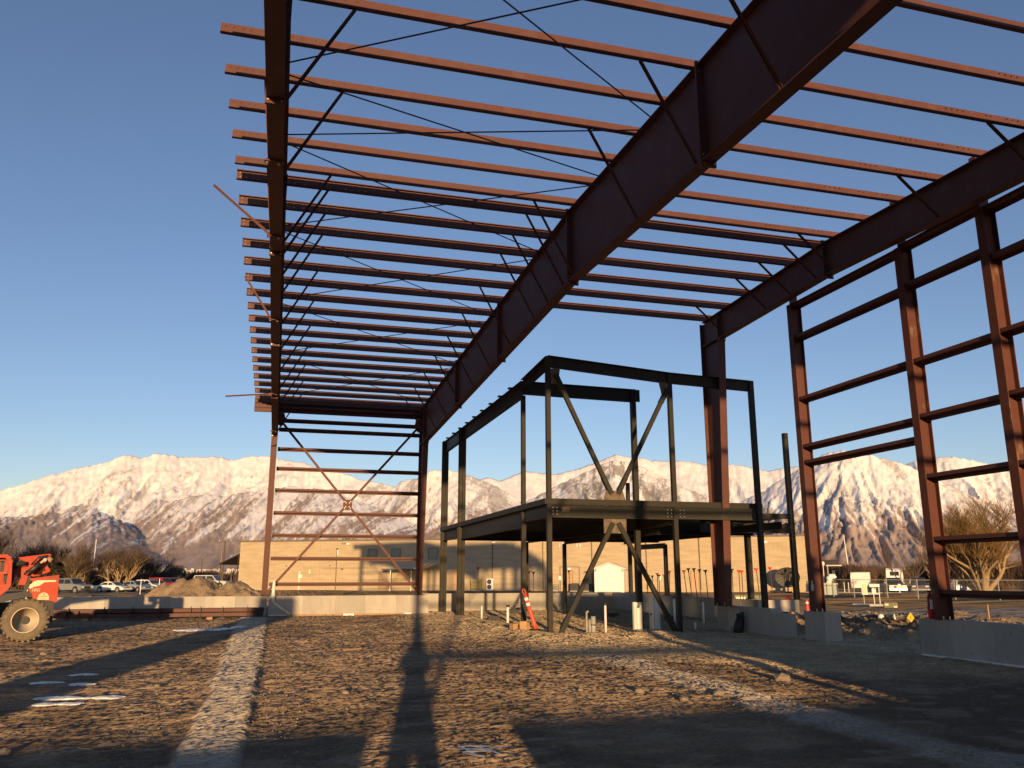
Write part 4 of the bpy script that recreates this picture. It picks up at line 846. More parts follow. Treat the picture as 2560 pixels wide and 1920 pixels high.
x, y, rg = scatter(3500, -8, 13, 5, 36, lambda x, y: .25+.6*(vnoise(x*.7, y*.7, 150) > .15), 21)
s = .006+.018*rg.random(len(x))**5; rocks('pebbles', np.stack([x, y, zgrid(x, y)+s*.3], -1), 'stone', 'small stones scattered over the soil', s, 1)
x, y, rg = scatter(26000, 4, 15.6, 6, 37, lambda x, y: np.clip(gravel(x, y)+1.1*strip2(x, y), 0, 1)*.8, 22)
s = .008+.014*rg.random(len(x))**2; rocks('gravel', np.stack([x, y, zgrid(x, y)+s*.2], -1), 'pebble', 'loose tan gravel', s, 2)
x, y, rg = scatter(7000, -1.5, .6, 5, 34.8, lambda x, y: np.where(strip1(x, y) > .5, .12, .5*np.exp(-((x-.15)/.25)**2)+.4*np.exp(-((x+1.35)/.2)**2)), 23)
s = .006+.012*rg.random(len(x))**2; rocks('gravel', np.stack([x, y, zgrid(x, y)+s*.2], -1), 'pebble', 'gravel along the concrete footing strip', s, 3)
x, y, rg = scatter(1500, 14, 21, 16, 27, lambda x, y: rubble(x, y), 24)
s = .02+.06*rg.random(len(x))**3; rocks('clods', np.stack([x, y, zgrid(x, y)+s*.2], -1), 'pile', 'broken dirt clods in the rubble', s, 4)
def stone(x, y, s, label, seed):
    rr = random.Random(seed); z = gnd(x, y); q = [tuple(c*s*(1+rr.uniform(-.2, .2)) for c in p) for p in ICO]; mb = MB().add([(x+p[0]*1.2, y+p[1], z+p[2]*.7+s*.35) for p in q], ICF)
    tag(mb.build('stone', 'stone', smooth=False), label, 'stone')
for i, (x, y, s, lb) in enumerate([(-4.6, 20.2, .075, 'pale round stone in front of the machine wheel'), (-2.35, 9.3, .055, 'pale stone at the lower left on the soil'), (-1.6, 14.0, .04, 'small stone left of the footing strip'), (5.15, 11.6, .07, 'pale stone right of the middle on the sunlit soil'), (6.1, 11.0, .075, 'larger pale stone on the gravel strip'), (7.9, 12.2, .11, 'pale lump on the edge of the big right shadow'), (1.05, 12.4, .05, 'pale stone left of the long figure shadow'), (4.4, 12.0, .045, 'small stone in the rippled soil'), (5.4, 10.7, .06, 'tan stone at the near edge of the sunlit soil')]): stone(x, y, s, lb, i)
tag(MB().bar((1.55, 19.2, gnd(1.55, 19.2)+.03), (1.95, 19.5, gnd(1.95, 19.5)+.04), .05, .03).build('wood_scrap', 'wood'), 'thin pale wood scrap on the soil left of the figure shadow', 'wood scrap')

# ------------------------------------------------------------------ block building beyond the site
bm_ = bpy.data.materials.new('painted_block'); bm_.use_nodes = True
def _block():
    nt = bm_.node_tree; n = nt.nodes; l = nt.links; b = n['Principled BSDF']; b.inputs['Roughness'].default_value = .9; b.inputs['Specular IOR Level'].default_value = .15
    tc = n.new('ShaderNodeTexCoord'); sp = n.new('ShaderNodeSeparateXYZ'); cb = n.new('ShaderNodeCombineXYZ'); l.new(tc.outputs['Object'], sp.inputs[0]); l.new(sp.outputs['X'], cb.inputs['X']); l.new(sp.outputs['Z'], cb.inputs['Y'])
    br = n.new('ShaderNodeTexBrick'); br.inputs['Scale'].default_value = 1; br.inputs['Brick Width'].default_value = .8; br.inputs['Row Height'].default_value = .2; br.inputs['Mortar Size'].default_value = .012; br.inputs['Bias'].default_value = .3
    br.inputs['Color1'].default_value = (.47, .385, .255, 1); br.inputs['Color2'].default_value = (.42, .34, .225, 1); br.inputs['Mortar'].default_value = (.36, .29, .19, 1); l.new(cb.outputs[0], br.inputs['Vector'])
    mp = n.new('ShaderNodeMapping'); mp.inputs['Scale'].default_value = (.35, 1, 2.2); l.new(tc.outputs['Object'], mp.inputs[0])
    ns = n.new('ShaderNodeTexNoise'); ns.inputs['Scale'].default_value = 1.2; ns.inputs['Detail'].default_value = 6; l.new(mp.outputs[0], ns.inputs['Vector'])
    mr = n.new('ShaderNodeMapRange'); mr.inputs[1].default_value = .3; mr.inputs[2].default_value = .7; mr.inputs[3].default_value = .86; mr.inputs[4].default_value = 1.08; l.new(ns.outputs['Fac'], mr.inputs[0])
    sc = n.new('ShaderNodeVectorMath'); sc.operation = 'SCALE'; l.new(br.outputs['Color'], sc.inputs[0]); l.new(mr.outputs[0], sc.inputs['Scale']); l.new(sc.outputs[0], b.inputs['Base Color'])
    bp = n.new('ShaderNodeBump'); bp.inputs['Strength'].default_value = .5; bp.inputs['Distance'].default_value = .01; l.new(br.outputs['Fac'], bp.inputs['Height']); bp.invert = True; l.new(bp.outputs[0], b.inputs['Normal'])
_block(); M['block'] = bm_
RZB = atan2(WD[1], WD[0])
bld = thing('block_building', 'long tan painted block building with flat roof beyond the site', 'building', (WA[0], WA[1], 0), RZB)
def L(mb, name, m, p=bld, smooth=False): return mb.build(name, m, p, smooth, world=False)
wl = L(MB().box((0, 0, -1.0), (WL, 24, 5.25)), 'wall', 'block')
L(MB().box((-.12, -.08, 5.252), (WL+.12, 24.1, 5.42)), 'roof_edge', 'roof_dark')
for s in (4.2, 9.7, 19.9, 29.9, 40.6, 51.2): L(MB().box((s-.28, -.035, -.5), (s+.28, .0, 5.25)), 'pilaster', 'block')
for s0, s1, z0, z1 in ((15.7, 16.7, 3.36, 4.33), (18.42, 19.4, 3.37, 4.35), (22.65, 23.65, 3.30, 4.37)):
    f = L(MB().box((s0-.06, -.05, z0-.06), (s1+.06, .02, z0)).box((s0-.06, -.05, z1), (s1+.06, .02, z1+.06)).box((s0-.06, -.05, z0), (s0, .02, z1)).box((s1, -.05, z0), (s1+.06, .02, z1)), 'window', 'roof_dark')
    L(MB().box((s0, -.02, z0), (s1, .01, z1)), 'pane', 'window_blue', f)
def door(s0, s1, z1, m):
    d = L(MB().box((s0, -.04, .1), (s1, .01, z1)), 'door', m); L(MB().box((s0-.07, -.06, .1), (s0, .01, z1+.07)).box((s1, -.06, .1), (s1+.07, .01, z1+.07)).box((s0, -.06, z1), (s1, .01, z1+.07)), 'frame', 'door_brown', d)
    L(MB().cbox((s1-.12, -.07, 1.05), (.05, .06, .12)), 'handle', 'galv', d)
door(17.05, 17.95, 1.98, 'door_brown'); door(37.55, 38.2, 2.05, 'door_tan'); door(50.08, 50.75, 1.95, 'door_tan'); door(25.4, 26.4, 1.9, 'door_tan')
L(MB().box((36.9, -.05, 2.38), (38.95, .0, 2.44)).box((36.9, -.05, .1), (36.96, .0, 2.38)).box((38.89, -.05, .1), (38.95, .0, 2.38)), 'conduit', 'roof_dark')
L(MB().tube([(10.26, -.04, 2.34), (17.5, -.04, 2.34)], .025, 6), 'conduit', 'roof_dark')
for s, z0, z1 in ((35.15, .1, 5.3), (40.25, .6, 5.35), (45.75, .2, 5.2), (50.96, .2, 5.2), (57.15, .2, 5.3), (12.0, 0, 4.4), (29.75, .4, 5.2)):
    L(MB().tube([(s, -.08, z0), (s, -.08, z1)], .045, 8).box((s-.12, -.16, z1-.06), (s+.12, .0, z1+.08)), 'downpipe', 'roof_dark')
for s, z in ((17.5, 2.22), (37.9, 2.22), (13.28, 4.93), (57.3, 4.74), (7.8, 1.45), (29.9, 4.95)): L(MB().box((s-.16, -.16, z-.09), (s+.16, 0, z+.09)), 'wall_light', 'white')
for s, z in ((37.1, 4.6), (38.9, 4.58)):
    v = L(MB().box((s-.17, -.06, z-.19), (s+.17, 0, z+.19)), 'vent', 'grey_plastic'); L(MB().box((s-.19, -.08, z-.19), (s-.13, -.0, z+.19)).box((s+.13, -.08, z-.19), (s+.19, 0, z+.19)), 'flange', 'white', v)
for s, z in ((5.9, 2.6), (11.2, 2.6), (16.0, 2.62), (12.6, 2.22), (12.75, 2.22), (12.6, 4.98), (12.9, 4.98)): L(MB().cbox((s, -.02, z), (.14, .06, .14)), 'louvre', 'roof_dark')
for s, z0, z1 in ((7.6, 0, 2.0), (8.8, 1.75, 2.2), (12.1, 3.7, 4.3)): L(MB().box((s-.05, -.1, z0), (s+.05, 0, z1)), 'meter_pipe', 'white')
L(MB().box((7.55, -.2, 1.3), (7.95, 0, 1.65)), 'meter_box', 'white')
for s in (36.9, 47.0): L(MB().box((s-.1, -.1, 1.1), (s+.12, 0, 1.5)), 'meter_box', 'white')
# roof clutter
for s, w, h in ((12.1, 2.6, .9), (9.6, .5, .5), (14.4, .3, .8), (27, .4, .5)): L(MB().box((s, 5, 5.42), (s+w, 6.5, 5.42+h)), 'roof_unit', 'galv')
for s in (7.2, 8.0, 10.9, 13.6, 15.0): L(MB().tube([(s, 4, 5.42), (s, 4, 6.3)], .03, 6), 'roof_pipe', 'galv')
# lean-to over the entrance
ln = thing('lean_to', 'pale lean-to roof on a post against the tan block building', 'lean-to', tuple(WA+WD*21)+(0,), RZB)
L(MB().prism([(-3.2, 2.18), (-3.2, 2.32), (0, 2.32), (0, 2.18)], 0, -2.4, 1.2), 'roof', 'white', ln); L(MB().box((-2.4, -3.22, 2.10), (1.2, -3.16, 2.28)), 'fascia', 'roof_dark', ln)
for s in (-1.4, .9): L(MB().tube([(s, -3.1, -.1), (s, -3.1, 2.2)], .05, 8), 'post', 'white', ln)
L(MB().prism([(1.2, 2.2), (1.2, 2.32), (2.6, 2.78), (2.6, 2.70)], 1, -3.2, 0), 'side_awning', 'white', ln)
# things standing along the building
def along(s, out, z=0): p = WA+WD*s-WN*out; return (float(p[0]), float(p[1]), z)
def ac(name, label, cat, s, w, d, h, m, out=.9):
    t = thing(name, label, cat, along(s, out), RZB)
    L(MB().box((-w/2, -d/2, .08), (w/2, d/2, h)), 'cabinet', m, t); L(MB().box((-w/2-.05, -d/2-.05, -.15), (w/2+.05, d/2+.05, .08)), 'pad', 'concrete', t)
    g = MB(); 
    for k in range(9): g.box((-w/2+.04, -d/2-.012, .14+k*(h-.22)/9), (w/2-.04, -d/2-.002, .14+(k+.45)*(h-.22)/9))
    L(g, 'grille', 'lift_dark', t)
    L(MB().lathe([(min(w, d)*.42, h), (min(w, d)*.42, h+.02), (.05, h+.035)], 16), 'fan_guard', 'lift_dark', t); return t
ac('condenser', 'grey air conditioning condenser nearest the heat pump', 'air conditioner', 36.5, .80, .7, .66, 'grey_plastic'); ac('condenser', 'dark condenser behind the lower left brace', 'air conditioner', 38.6, .8, .7, .78, 'lift_dark'); ac('condenser', 'dark condenser beside the white shed', 'air conditioner', 39.95, .88, .7, .70, 'lift_dark')
t = thing('heat_pump', 'white outdoor heat pump with two stacked fans', 'heat pump', along(29.65, .5), RZB)
L(MB().box((-.36, -.2, .1), (.36, .2, 1.24)), 'casing', 'white', t); L(MB().box((-.4, -.24, -.1), (.4, .24, .1)), 'pad', 'concrete', t)
for z in (.40, .93):
    f = L(MB().lathe([(.23, -.215), (.23, -.20), (.19, -.20), (.19, -.215)], 20, (-.05, 0, z), 1), 'fan', 'lift_dark', t); L(MB().lathe([(.18, -.207), (.06, -.215), (.05, -.225)], 16, (-.05, 0, z), 1), 'blades', 'grey_plastic', f)
t = ac('condenser_bank', 'yellowish square outdoor unit left of the heat pump', 'air conditioner', 28.3, 1.0, .8, 1.15, 'yellow_green'); 
shed = thing('garden_shed', 'white gabled shed with a wide door by the tan building', 'shed', along(42.45, 2.3), RZB)
L(MB().box((-1.42, -1.6, -.2), (1.42, 1.7, 2.16)).prism([(-1.42, 2.16), (1.42, 2.16), (0, 2.66)], 1, -1.6, 1.7), 'wall', 'white', shed)
L(MB().prism([(-1.62, 2.12), (-1.62, 2.20), (0, 2.78), (1.62, 2.20), (1.62, 2.12), (0, 2.70)], 1, -1.75, 1.85), 'roof', 'white', shed)
dd = L(MB().box((-1.15, -1.63, .02), (1.15, -1.602, 1.88)), 'door', 'cream', shed)
for k in range(4): L(MB().box((-1.13, -1.645, .06+k*.46), (1.13, -1.631, .06+k*.46+.43)), 'door_section', 'white', dd)
L(MB().box((-1.40, -1.66, 0), (-1.17, -1.605, 2.14)).box((1.17, -1.66, 0), (1.40, -1.605, 2.14)).box((-1.40, -1.66, 1.92), (1.40, -1.605, 2.14)), 'door_trim', 'white', shed)
L(MB().add([(-1.1, -1.7, .05), (1.1, -1.7, .05), (1.3, -2.6, -.12), (-1.3, -2.6, -.12)], [(0, 1, 2, 3)]), 'ramp', 'concrete_b', shed)
# satellite dish
dp = along(58.95, 1.9); dish = thing('satellite_dish', 'large dark mesh satellite dish on a post by the right end of the building', 'satellite dish', dp, RZB)
rad = 1.12; rows = [(.05, .0)]+[(rad*f, .34*f*f) for f in (.25, .5, .75, 1.0)]
tl = Matrix.Rotation(R(12), 4, 'X')
def dsk(r, a, h): v = tl @ Vector((r*cos(a), -.25-h+.34, r*sin(a)*.82)); return (v.x, v.y, v.z+1.45)
mb = MB(); n = 28
vs = [dsk(r, 2*pi*k/n, h) for r, h in rows for k in range(n)]; fs = [(i*n+k, i*n+(k+1) % n, (i+1)*n+(k+1) % n, (i+1)*n+k) for i in range(len(rows)-1) for k in range(n)]
L(mb.add(vs, fs), 'reflector', 'dish', dish, True)
for k in range(14):
    a = 2*pi*k/14; L(MB().tube([dsk(r, a, h+.03) for r, h in rows], .016, 4), 'rib', 'lift_dark', dish)
L(MB().tube([dsk(rad, 2*pi*k/28, .36) for k in range(29)], .022, 4, cap=False), 'rim', 'lift_dark', dish)
for a in (.5, 2.6, 4.7): L(MB().tube([dsk(rad*.9, a, .3), (0, -1.15, 1.75)], .014, 4), 'feed_strut', 'lift_dark', dish)
L(MB().lathe([(.07, 0), (.09, .1), (.06, .22)], 10, (0, -1.2, 1.68)), 'feed_horn', 'lift_dark', dish)
L(MB().tube([(0, .05, -.2), (0, .05, 1.4)], .06, 8), 'post', 'lift_dark', dish); L(MB().tube([(-.3, -.1, .02), (.35, -.15, .05)], .08, 8), 'base', 'lift_dark', dish)
# utility boxes near the walls
def ubox(label, x, y, w, d, h, m='green_box', rz=0):
    t = thing('utility_box', label, 'utility box', (x, y, gz(x, y)), rz)
    L(MB().box((-w/2, -d/2, .04), (w/2, d/2, h)), 'cabinet', m, t); L(MB().box((-w/2-.06, -d/2-.06, -.15), (w/2+.06, d/2+.06, .04)), 'pad', 'concrete', t); L(MB().box((-w*.46, -d/2-.012, h*.5), (-w*.18, -d/2-.002, h*.8)).box((w*.2, -d/2-.012, h*.15), (w*.45, -d/2-.002, h*.45)), 'sticker', 'cream', t)
p = far(31.3, 52); ubox('long green utility box behind the red column', p.x, p.y, 1.9, .8, .48, rz=-.4)
p = far(39.6, 46.5); ubox('small green utility box beside the electrical panel', p.x, p.y, .62, .5, .30, rz=-.6)
# carport left of the building
cp = thing('carport', 'black open carport against the left end of the tan building', 'carport', along(-3.2, -4.0), RZB)
L(MB().prism([(.55, 2.75), (.55, 2.87), (3.15, 4.0), (3.15, 3.86)], 1, -4, 6), 'roof', 'lift_dark', cp)
for x in (.7, 2.9):
    for y in (-3.8, 1, 5.6): L(MB().tube([(x, y, -.6), (x, y, 2.85 if x < 1 else 3.8)], .06, 6), 'post', 'lift_dark', cp)
L(MB().box((.6, 5.6, -.5), (3.1, 5.7, 2.3)), 'back_wall', 'lift_dark', cp)

# ------------------------------------------------------------------ telehandler
th = thing('telehandler', 'orange red telehandler with dusty tyres, seen at its rear right corner', 'telehandler', (-6.0, 24.0, 0), R(16))
def T(mb, name, m, p=th, smooth=False): return mb.build(name, m, p, smooth, world=False)
def wheel(x, y, r, w, front=True):
    wh = T(MB().lathe([(.1, -w/2), (.12, w/2)], 12, (x, y, r), 1), 'wheel', 'lift_dark')
    ty = MB().lathe([(r*.60, -w*.42), (r*.72, -w/2), (r*.90, -w/2), (r*.96, -w*.40), (r*.97, 0), (r*.96, w*.40), (r*.90, w/2), (r*.72, w/2), (r*.60, w*.42)], 36, (x, y, r), 1)
    T(ty, 'tyre', 'tyre', wh, True)
    lugs = MB()
    for k in range(26):
        a = 2*pi*k/26
        for sd in (-1, 1):
            aa = a+(.06 if sd > 0 else -.06); c = Vector((x+r*.955*cos(aa), y+sd*w*.27, r+r*.955*sin(aa))); tdir = Vector((-sin(aa), 0, cos(aa)))
            lugs.bar(c+Vector((0, -sd*w*.18, 0))+tdir*.03, c+Vector((0, sd*w*.25, 0))-tdir*.03, r*.10, r*.11, side=tdir)
    T(lugs, 'tread', 'tyre', wh)
    rim = MB().lathe([(r*.60, -w*.44), (r*.56, -w*.46), (r*.54, -w*.30), (r*.30, -w*.16), (r*.12, -w*.18)], 28, (x, y, r), 1); T(rim, 'rim', 'rim_cream', wh, True)
    T(MB().lathe([(r*.17, -w*.14), (r*.17, -w*.36), (r*.12, -w*.42)], 16, (x, y, r), 1), 'hub', 'lift_dark', wh)
    nb = MB()
    for k in range(8): a = 2*pi*k/8; nb.tube([(x+r*.24*cos(a), y-w*.14, r+r*.24*sin(a)), (x+r*.24*cos(a), y-w*.24, r+r*.24*sin(a))], .022, 6)
    T(nb, 'wheel_nut', 'lift_dark', wh)
wheel(.02, .18, .53, .40); wheel(.02, 1.75, .53, .40); wheel(-2.5, .18, .53, .40); wheel(-2.5, 1.75, .53, .40)
T(MB().box((-3.1, .45, .45), (.55, 1.5, .95)), 'chassis', 'lift_dark')
T(MB().tube([(.02, .2, .53), (.02, 1.75, .53)], .12, 10).tube([(-2.5, .2, .53), (-2.5, 1.75, .53)], .12, 10), 'axle', 'lift_dark')
hood = T(MB().prism([(-.01, 1.55), (.65, 1.64), (.67, .96), (.48, 1.01), (.23, 1.03), (.12, 1.06), (.09, 1.17), (.03, 1.24), (0, 1.32), (.09, 1.45)], 1, -.10, .35), 'engine_panel', 'lift_red')
T(MB().prism([(0, 1.33), (.02, 1.40), (.10, 1.48), (.18, 1.51), (.59, 1.51), (.59, 1.47), (.34, 1.46), (.23, 1.37), (.12, 1.35), (.04, 1.30)], 1, -.108, -.101), 'stripe', 'cream', hood)
text_mesh('lettering', '10G', .115, 'cream', hood, (.155, -.104, 1.265), (R(90), 0, 0), .003, .25)
T(MB().prism([(.22, 1.03), (.225, 1.10), (.26, 1.17), (.35, 1.215), (.43, 1.18), (.475, 1.11), (.48, 1.02)], 1, -.107, -.101), 'badge', 'decal', hood)
text_mesh('lettering', 'SOMERSET', .042, 'decal_ink', hood, (.35, -.109, 1.105), (R(90), 0, 0), .001); text_mesh('lettering', 'EQUIPMENT', .022, 'decal_ink', hood, (.35, -.109, 1.06), (R(90), 0, 0), .001)
T(MB().prism([(.33, 1.165), (.37, 1.19), (.385, 1.165), (.355, 1.15)], 1, -.109, -.107), 'emblem', 'lift_red', hood)
T(MB().box((.37, -.106, 1.535), (.66, -.101, 1.543)).box((.37, -.106, 1.605), (.66, -.101, 1.611)), 'stripe', 'decal_ink', hood); text_mesh('lettering', 'TRAVERSE', .05, 'decal_ink', hood, (.515, -.103, 1.573), (R(90), 0, 0), .001)
T(MB().box((.57, -.106, 1.29), (.60, -.101, 1.305)).box((.56, -.106, 1.16), (.59, -.101, 1.175)), 'latch', 'decal_ink', hood)
T(MB().box((-.30, .02, .62), (.62, .1, 1.05)).box((.45, .35, .45), (.64, 1.6, 1.60)), 'rear_frame', 'lift_dark'); T(MB().box((.50, .40, .44), (.60, 1.2, .95)), 'counterweight', 'lift_red')
boom = T(MB().prism([(-3.6, 1.80), (-.62, 2.03), (.38, 2.18), (.44, 2.16), (.43, 1.98), (.35, 1.90), (.46, 1.77), (.45, 1.72), (.21, 1.63), (-.12, 1.54), (-.27, 1.60), (-.30, 1.66), (-.9, 1.72), (-3.6, 1.45)], 1, .38, .78), 'boom', 'lift_red')
T(MB().prism([(-.60, 2.00), (-.26, 2.02), (-.12, 1.92), (-.10, 1.86), (-.30, 1.84), (-.34, 1.45), (-.56, 1.45)], 1, .28, .379), 'boom_recess', 'lift_dark')
T(MB().tube([(-.42, .2, 1.40), (-.40, .2, 1.75), (-.30, .2, 1.92), (-.15, .2, 1.94)], [.07, .08, .07, .05], 8).tube([(-.34, .17, 1.35), (-.18, .16, 1.55), (-.06, .15, 1.75)], .035, 6), 'hose_bundle', 'black')
cyl = T(MB().tube([(-.04, .14, 1.70), (.20, .14, 1.93)], .062, 12), 'lift_cylinder', 'lift_dark', th, True); T(MB().tube([(.19, .14, 1.92), (.29, .14, 2.02)], .032, 10).tube([(.29, .06, 2.02), (.29, .25, 2.02)], .045, 10), 'rod', 'galv', cyl)
for k in range(4):
    o = .03*k; T(MB().tube([(.0+o*.3, .20+o, 1.90), (.12+o*.3, .12+o, 2.06+o*.4), (.30+o*.5, .10+o, 2.11+o*.3), (.45+o*.4, .12+o, 2.00), (.53, .15+o, 1.86), (.50, .2+o, 1.70)], .016, 6), 'hose', 'black', th, True)
T(MB().tube([(.36, .10, 2.09), (.42, .10, 2.02), (.40, .10, 1.97)], [.05, .06, .04], 6), 'hose_fitting', 'wood')
for k in range(3): T(MB().tube([(.14+k*.05, .33, 1.65), (.15+k*.05, .31, 1.78+.02*k), (.18+k*.05, .30, 1.82), (.20+k*.05, .30, 1.74)], .012, 5), 'hose', 'black', th, True)
T(MB().prism([(-.16, 1.66), (-.04, 1.60), (-.08, 1.39), (-.25, 1.40)], 1, -.0, .05), 'bracket', 'lift_red'); T(MB().box((-.10, .02, 1.05), (.02, .12, 1.62)), 'mast', 'lift_dark'); T(MB().tube([(-.02, -.02, 1.05), (-.01, -.02, 1.28)], .02, 8), 'strut', 'galv')
cabf = T(MB().prism([(-1.9, 2.14), (-.55, 2.14), (-.48, 2.08), (-.43, 1.97), (-.39, 1.41), (-.45, 1.27), (-.59, 1.14), (-.75, 1.08), (-.75, 1.42), (-.50, 1.42), (-.49, 1.66), (-.50, 1.98), (-.60, 2.06), (-1.9, 2.06)], 1, -.08, .0), 'cab_frame', 'lift_red')
T(MB().box((-1.9, -.07, 1.0), (-.74, -.01, 1.42)).box((-1.95, -.07, 1.0), (-1.86, -.01, 2.10)).box((-.78, -.07, 1.66), (-.50, -.01, 1.99)), 'cab_panel', 'lift_red')
T(MB().box((-1.9, .74, 1.0), (-.52, .80, 2.10)).box((-1.9, .0, 2.06), (-.52, .8, 2.13)), 'cab_roof', 'lift_red'); T(MB().box((-.68, -.082, 1.72), (-.60, -.071, 1.98)).box((-.74, -.082, 1.95), (-.58, -.071, 1.99)), 'cab_bracket', 'lift_dark')
T(MB().box((-1.5, .2, 1.0), (-.95, .62, 1.25)).box((-1.1, .2, 1.25), (-.98, .62, 1.75)), 'seat', 'black'); T(MB().prism([(-.67, 1.14), (.1, 1.26), (.1, 1.12), (-.67, .95)], 1, -.05, .3), 'fender', 'lift_dark')
T(MB().box((-2.2, -.02, .62), (-.60, .4, 1.04)), 'step_tank', 'lift_dark')
T(MB().prism([(-4.5, 1.2), (-3.5, 1.78), (-3.5, 1.5), (-4.3, 1.0)], 1, .3, .86), 'boom_head', 'lift_red'); T(MB().box((-4.65, .1, .5), (-4.55, 1.06, 1.3)).box((-5.8, .2, .5), (-4.6, .32, .56)).box((-5.8, .84, .5), (-4.6, .96, .56)), 'fork_carriage', 'lift_dark')

# ------------------------------------------------------------------ vehicles
def tprism(poly, w0, w1, z0, z1):
    mb = MB(); n = len(poly); wy = lambda z: w0+(w1-w0)*min(1, max(0, (z-z0)/(z1-z0)))
    vs = [(x, -wy(z), z) for x, z in poly]+[(x, wy(z), z) for x, z in poly]
    return mb.add(vs, [tuple(range(n-1, -1, -1)), tuple(range(n, 2*n))]+[(i, (i+1) % n, n+(i+1) % n, n+i) for i in range(n)])
PAINT = {}
def paint(rgb):
    if rgb not in PAINT:
        PAINT[rgb] = 'car_%d' % len(PAINT); M[PAINT[rgb]] = mat('car_paint', rgb, .28, .03, 2)
    return PAINT[rgb]
def car(name, label, cat, kind, rgb, pos, rz, Lc=4.5, W=1.75):
    t = thing(name, label, cat, pos, rz); pm = paint(rgb); w = W/2; h = Lc/2
    hz_ = {'sedan': (.90, 1.38), 'coupe': (.86, 1.30), 'wagon': (.95, 1.50), 'suv': (1.08, 1.74), 'pickup': (1.10, 1.78)}[kind]; bz, tz = hz_
    bl = bz-.02
    body = [(-h, .40), (-h+.02, bl-.12), (-h+.12, bl), (.20*Lc, bl+.0), (.40*Lc, bl-.10), (h-.03, bl-.26), (h, .48), (h-.05, .30), (-h+.08, .30)]
    if kind in ('suv', 'pickup'): body = [(-h, .50), (-h+.02, bl), (.20*Lc, bl), (.44*Lc, bl-.06), (h-.02, bl-.16), (h, .56), (h-.05, .42), (-h+.05, .42)]
    bd = t_part(tprism(body, w, w*.94, .6, bl), 'body', pm, t)
    cabs = {'sedan': [(-.33*Lc, bl), (-.20*Lc, tz-.03), (-.05*Lc, tz), (.06*Lc, tz-.03), (.24*Lc, bl)], 'coupe': [(-.38*Lc, bl), (-.18*Lc, tz-.05), (-.06*Lc, tz), (.04*Lc, tz-.02), (.24*Lc, bl)],
            'wagon': [(-.48*Lc, bl), (-.42*Lc, tz-.04), (-.1*Lc, tz), (.05*Lc, tz-.04), (.25*Lc, bl)], 'suv': [(-.49*Lc, bl), (-.45*Lc, tz-.04), (-.1*Lc, tz), (.06*Lc, tz-.03), (.21*Lc, bl)], 'pickup': [(-.08*Lc, bl), (-.07*Lc, tz-.03), (.05*Lc, tz), (.10*Lc, tz-.03), (.24*Lc, bl)]}[kind]
    cb = t_part(tprism(cabs, w*.92, w*.74, bl, tz), 'cabin', pm, t)
    x0 = cabs[0][0]; x1 = cabs[-1][0]; xa = cabs[1][0]; xb = cabs[-2][0]
    xm = (x0*.45+x1*.55)
    def glass(pts, nm='side_window'): t_part(tprism(pts, w*.925, w*.755, bl, tz), nm, 'glass_car', cb)
    zt_ = tz-.13; zl = bl+.05; f0 = (zt_-bl)/(tz-.03-bl)
    L0 = x0+(xa-x0)*f0+.14; L1 = x1+(xb-x1)*f0-.14
    glass([(x0+.22, zl), (L0+.02, zt_), (xm-.06, zt_), (xm-.06, zl)]); glass([(xm+.06, zl), (xm+.06, zt_), (L1, zt_), (x1-.22, zl)])
    ws = MB(); q = lambda f, yy, o: (x1+(xb-x1)*f+o, yy, bl+(tz-.03-bl)*f+o*.4)
    ws.add([q(.08, -w*.84, .012), q(.08, w*.84, .012), q(.92, w*.68, .012), q(.92, -w*.68, .012)], [(0, 1, 2, 3)]); t_part(ws, 'windscreen', 'glass_car', cb)
    rw = MB(); q2 = lambda f, yy, o: (x0+(xa-x0)*f-o, yy, bl+(tz-.04-bl)*f+o*.4)
    rw.add([q2(.12, -w*.8, .012), q2(.12, w*.8, .012), q2(.9, w*.66, .012), q2(.9, -w*.66, .012)], [(0, 1, 2, 3)]); t_part(rw, 'rear_window', 'glass_car', cb)
    if kind == 'pickup': t_part(MB().box((-h+.12, -w*.85, bl-.01), (-.10*Lc, w*.85, bl+.012)), 'bed', 'black', t)
    for sy in (-1, 1):
        t_part(MB().cbox((h-.04, sy*w*.70, bl-.34 if kind not in ('suv', 'pickup') else bl-.30), (.10, w*.36, .16)), 'headlight', 'lamp_clear', t); t_part(MB().cbox((-h+.03, sy*w*.78, bl-.22), (.08, w*.22, .20)), 'tail_light', 'lamp_red', t)
        t_part(MB().cbox((.17*Lc, sy*(w+.07), bl+.08), (.10, .14, .11)), 'mirror', pm, t)
    t_part(MB().box((h-.06, -w*.45, .52), (h+.012, w*.45, bl-.24)), 'grille', 'lift_dark', t); t_part(MB().box((h-.10, -w*.98, .34), (h+.06, w*.98, .50)), 'bumper', 'chrome' if kind in ('pickup', 'suv') else pm, t); t_part(MB().box((-h-.05, -w*.96, .36), (-h+.1, w*.96, .50)), 'bumper', 'chrome' if kind in ('pickup', 'suv') else pm, t)
    wr = .38 if kind in ('suv', 'pickup') else .31
    for x in (-.29*Lc, .31*Lc):
        for sy in (-1, 1):
            wh = t_part(MB().lathe([(wr*.25, -.1), (wr*.25, .1)], 8, (x, sy*(w-.10), wr), 1), 'wheel', 'lift_dark', t); t_part(MB().lathe([(wr*.62, -.11), (wr*.95, -.11), (wr, -.05), (wr, .05), (wr*.95, .11), (wr*.62, .11)], 20, (x, sy*(w-.10), wr), 1), 'tyre', 'car_tyre', wh); t_part(MB().lathe([(wr*.60, .112*sy), (wr*.5, .09*sy), (wr*.2, .115*sy)], 16, (x, sy*(w-.10), wr), 1), 'rim', 'alloy', wh)
            t_part(MB().lathe([(wr*1.18, -.012), (wr*1.18, .012)], 18, (x, sy*(w-.004), wr+.03), 1), 'wheel_arch', 'black', t)
    return t
def t_part(mb, name, m, p): return mb.build(name, m, p, False, world=False)
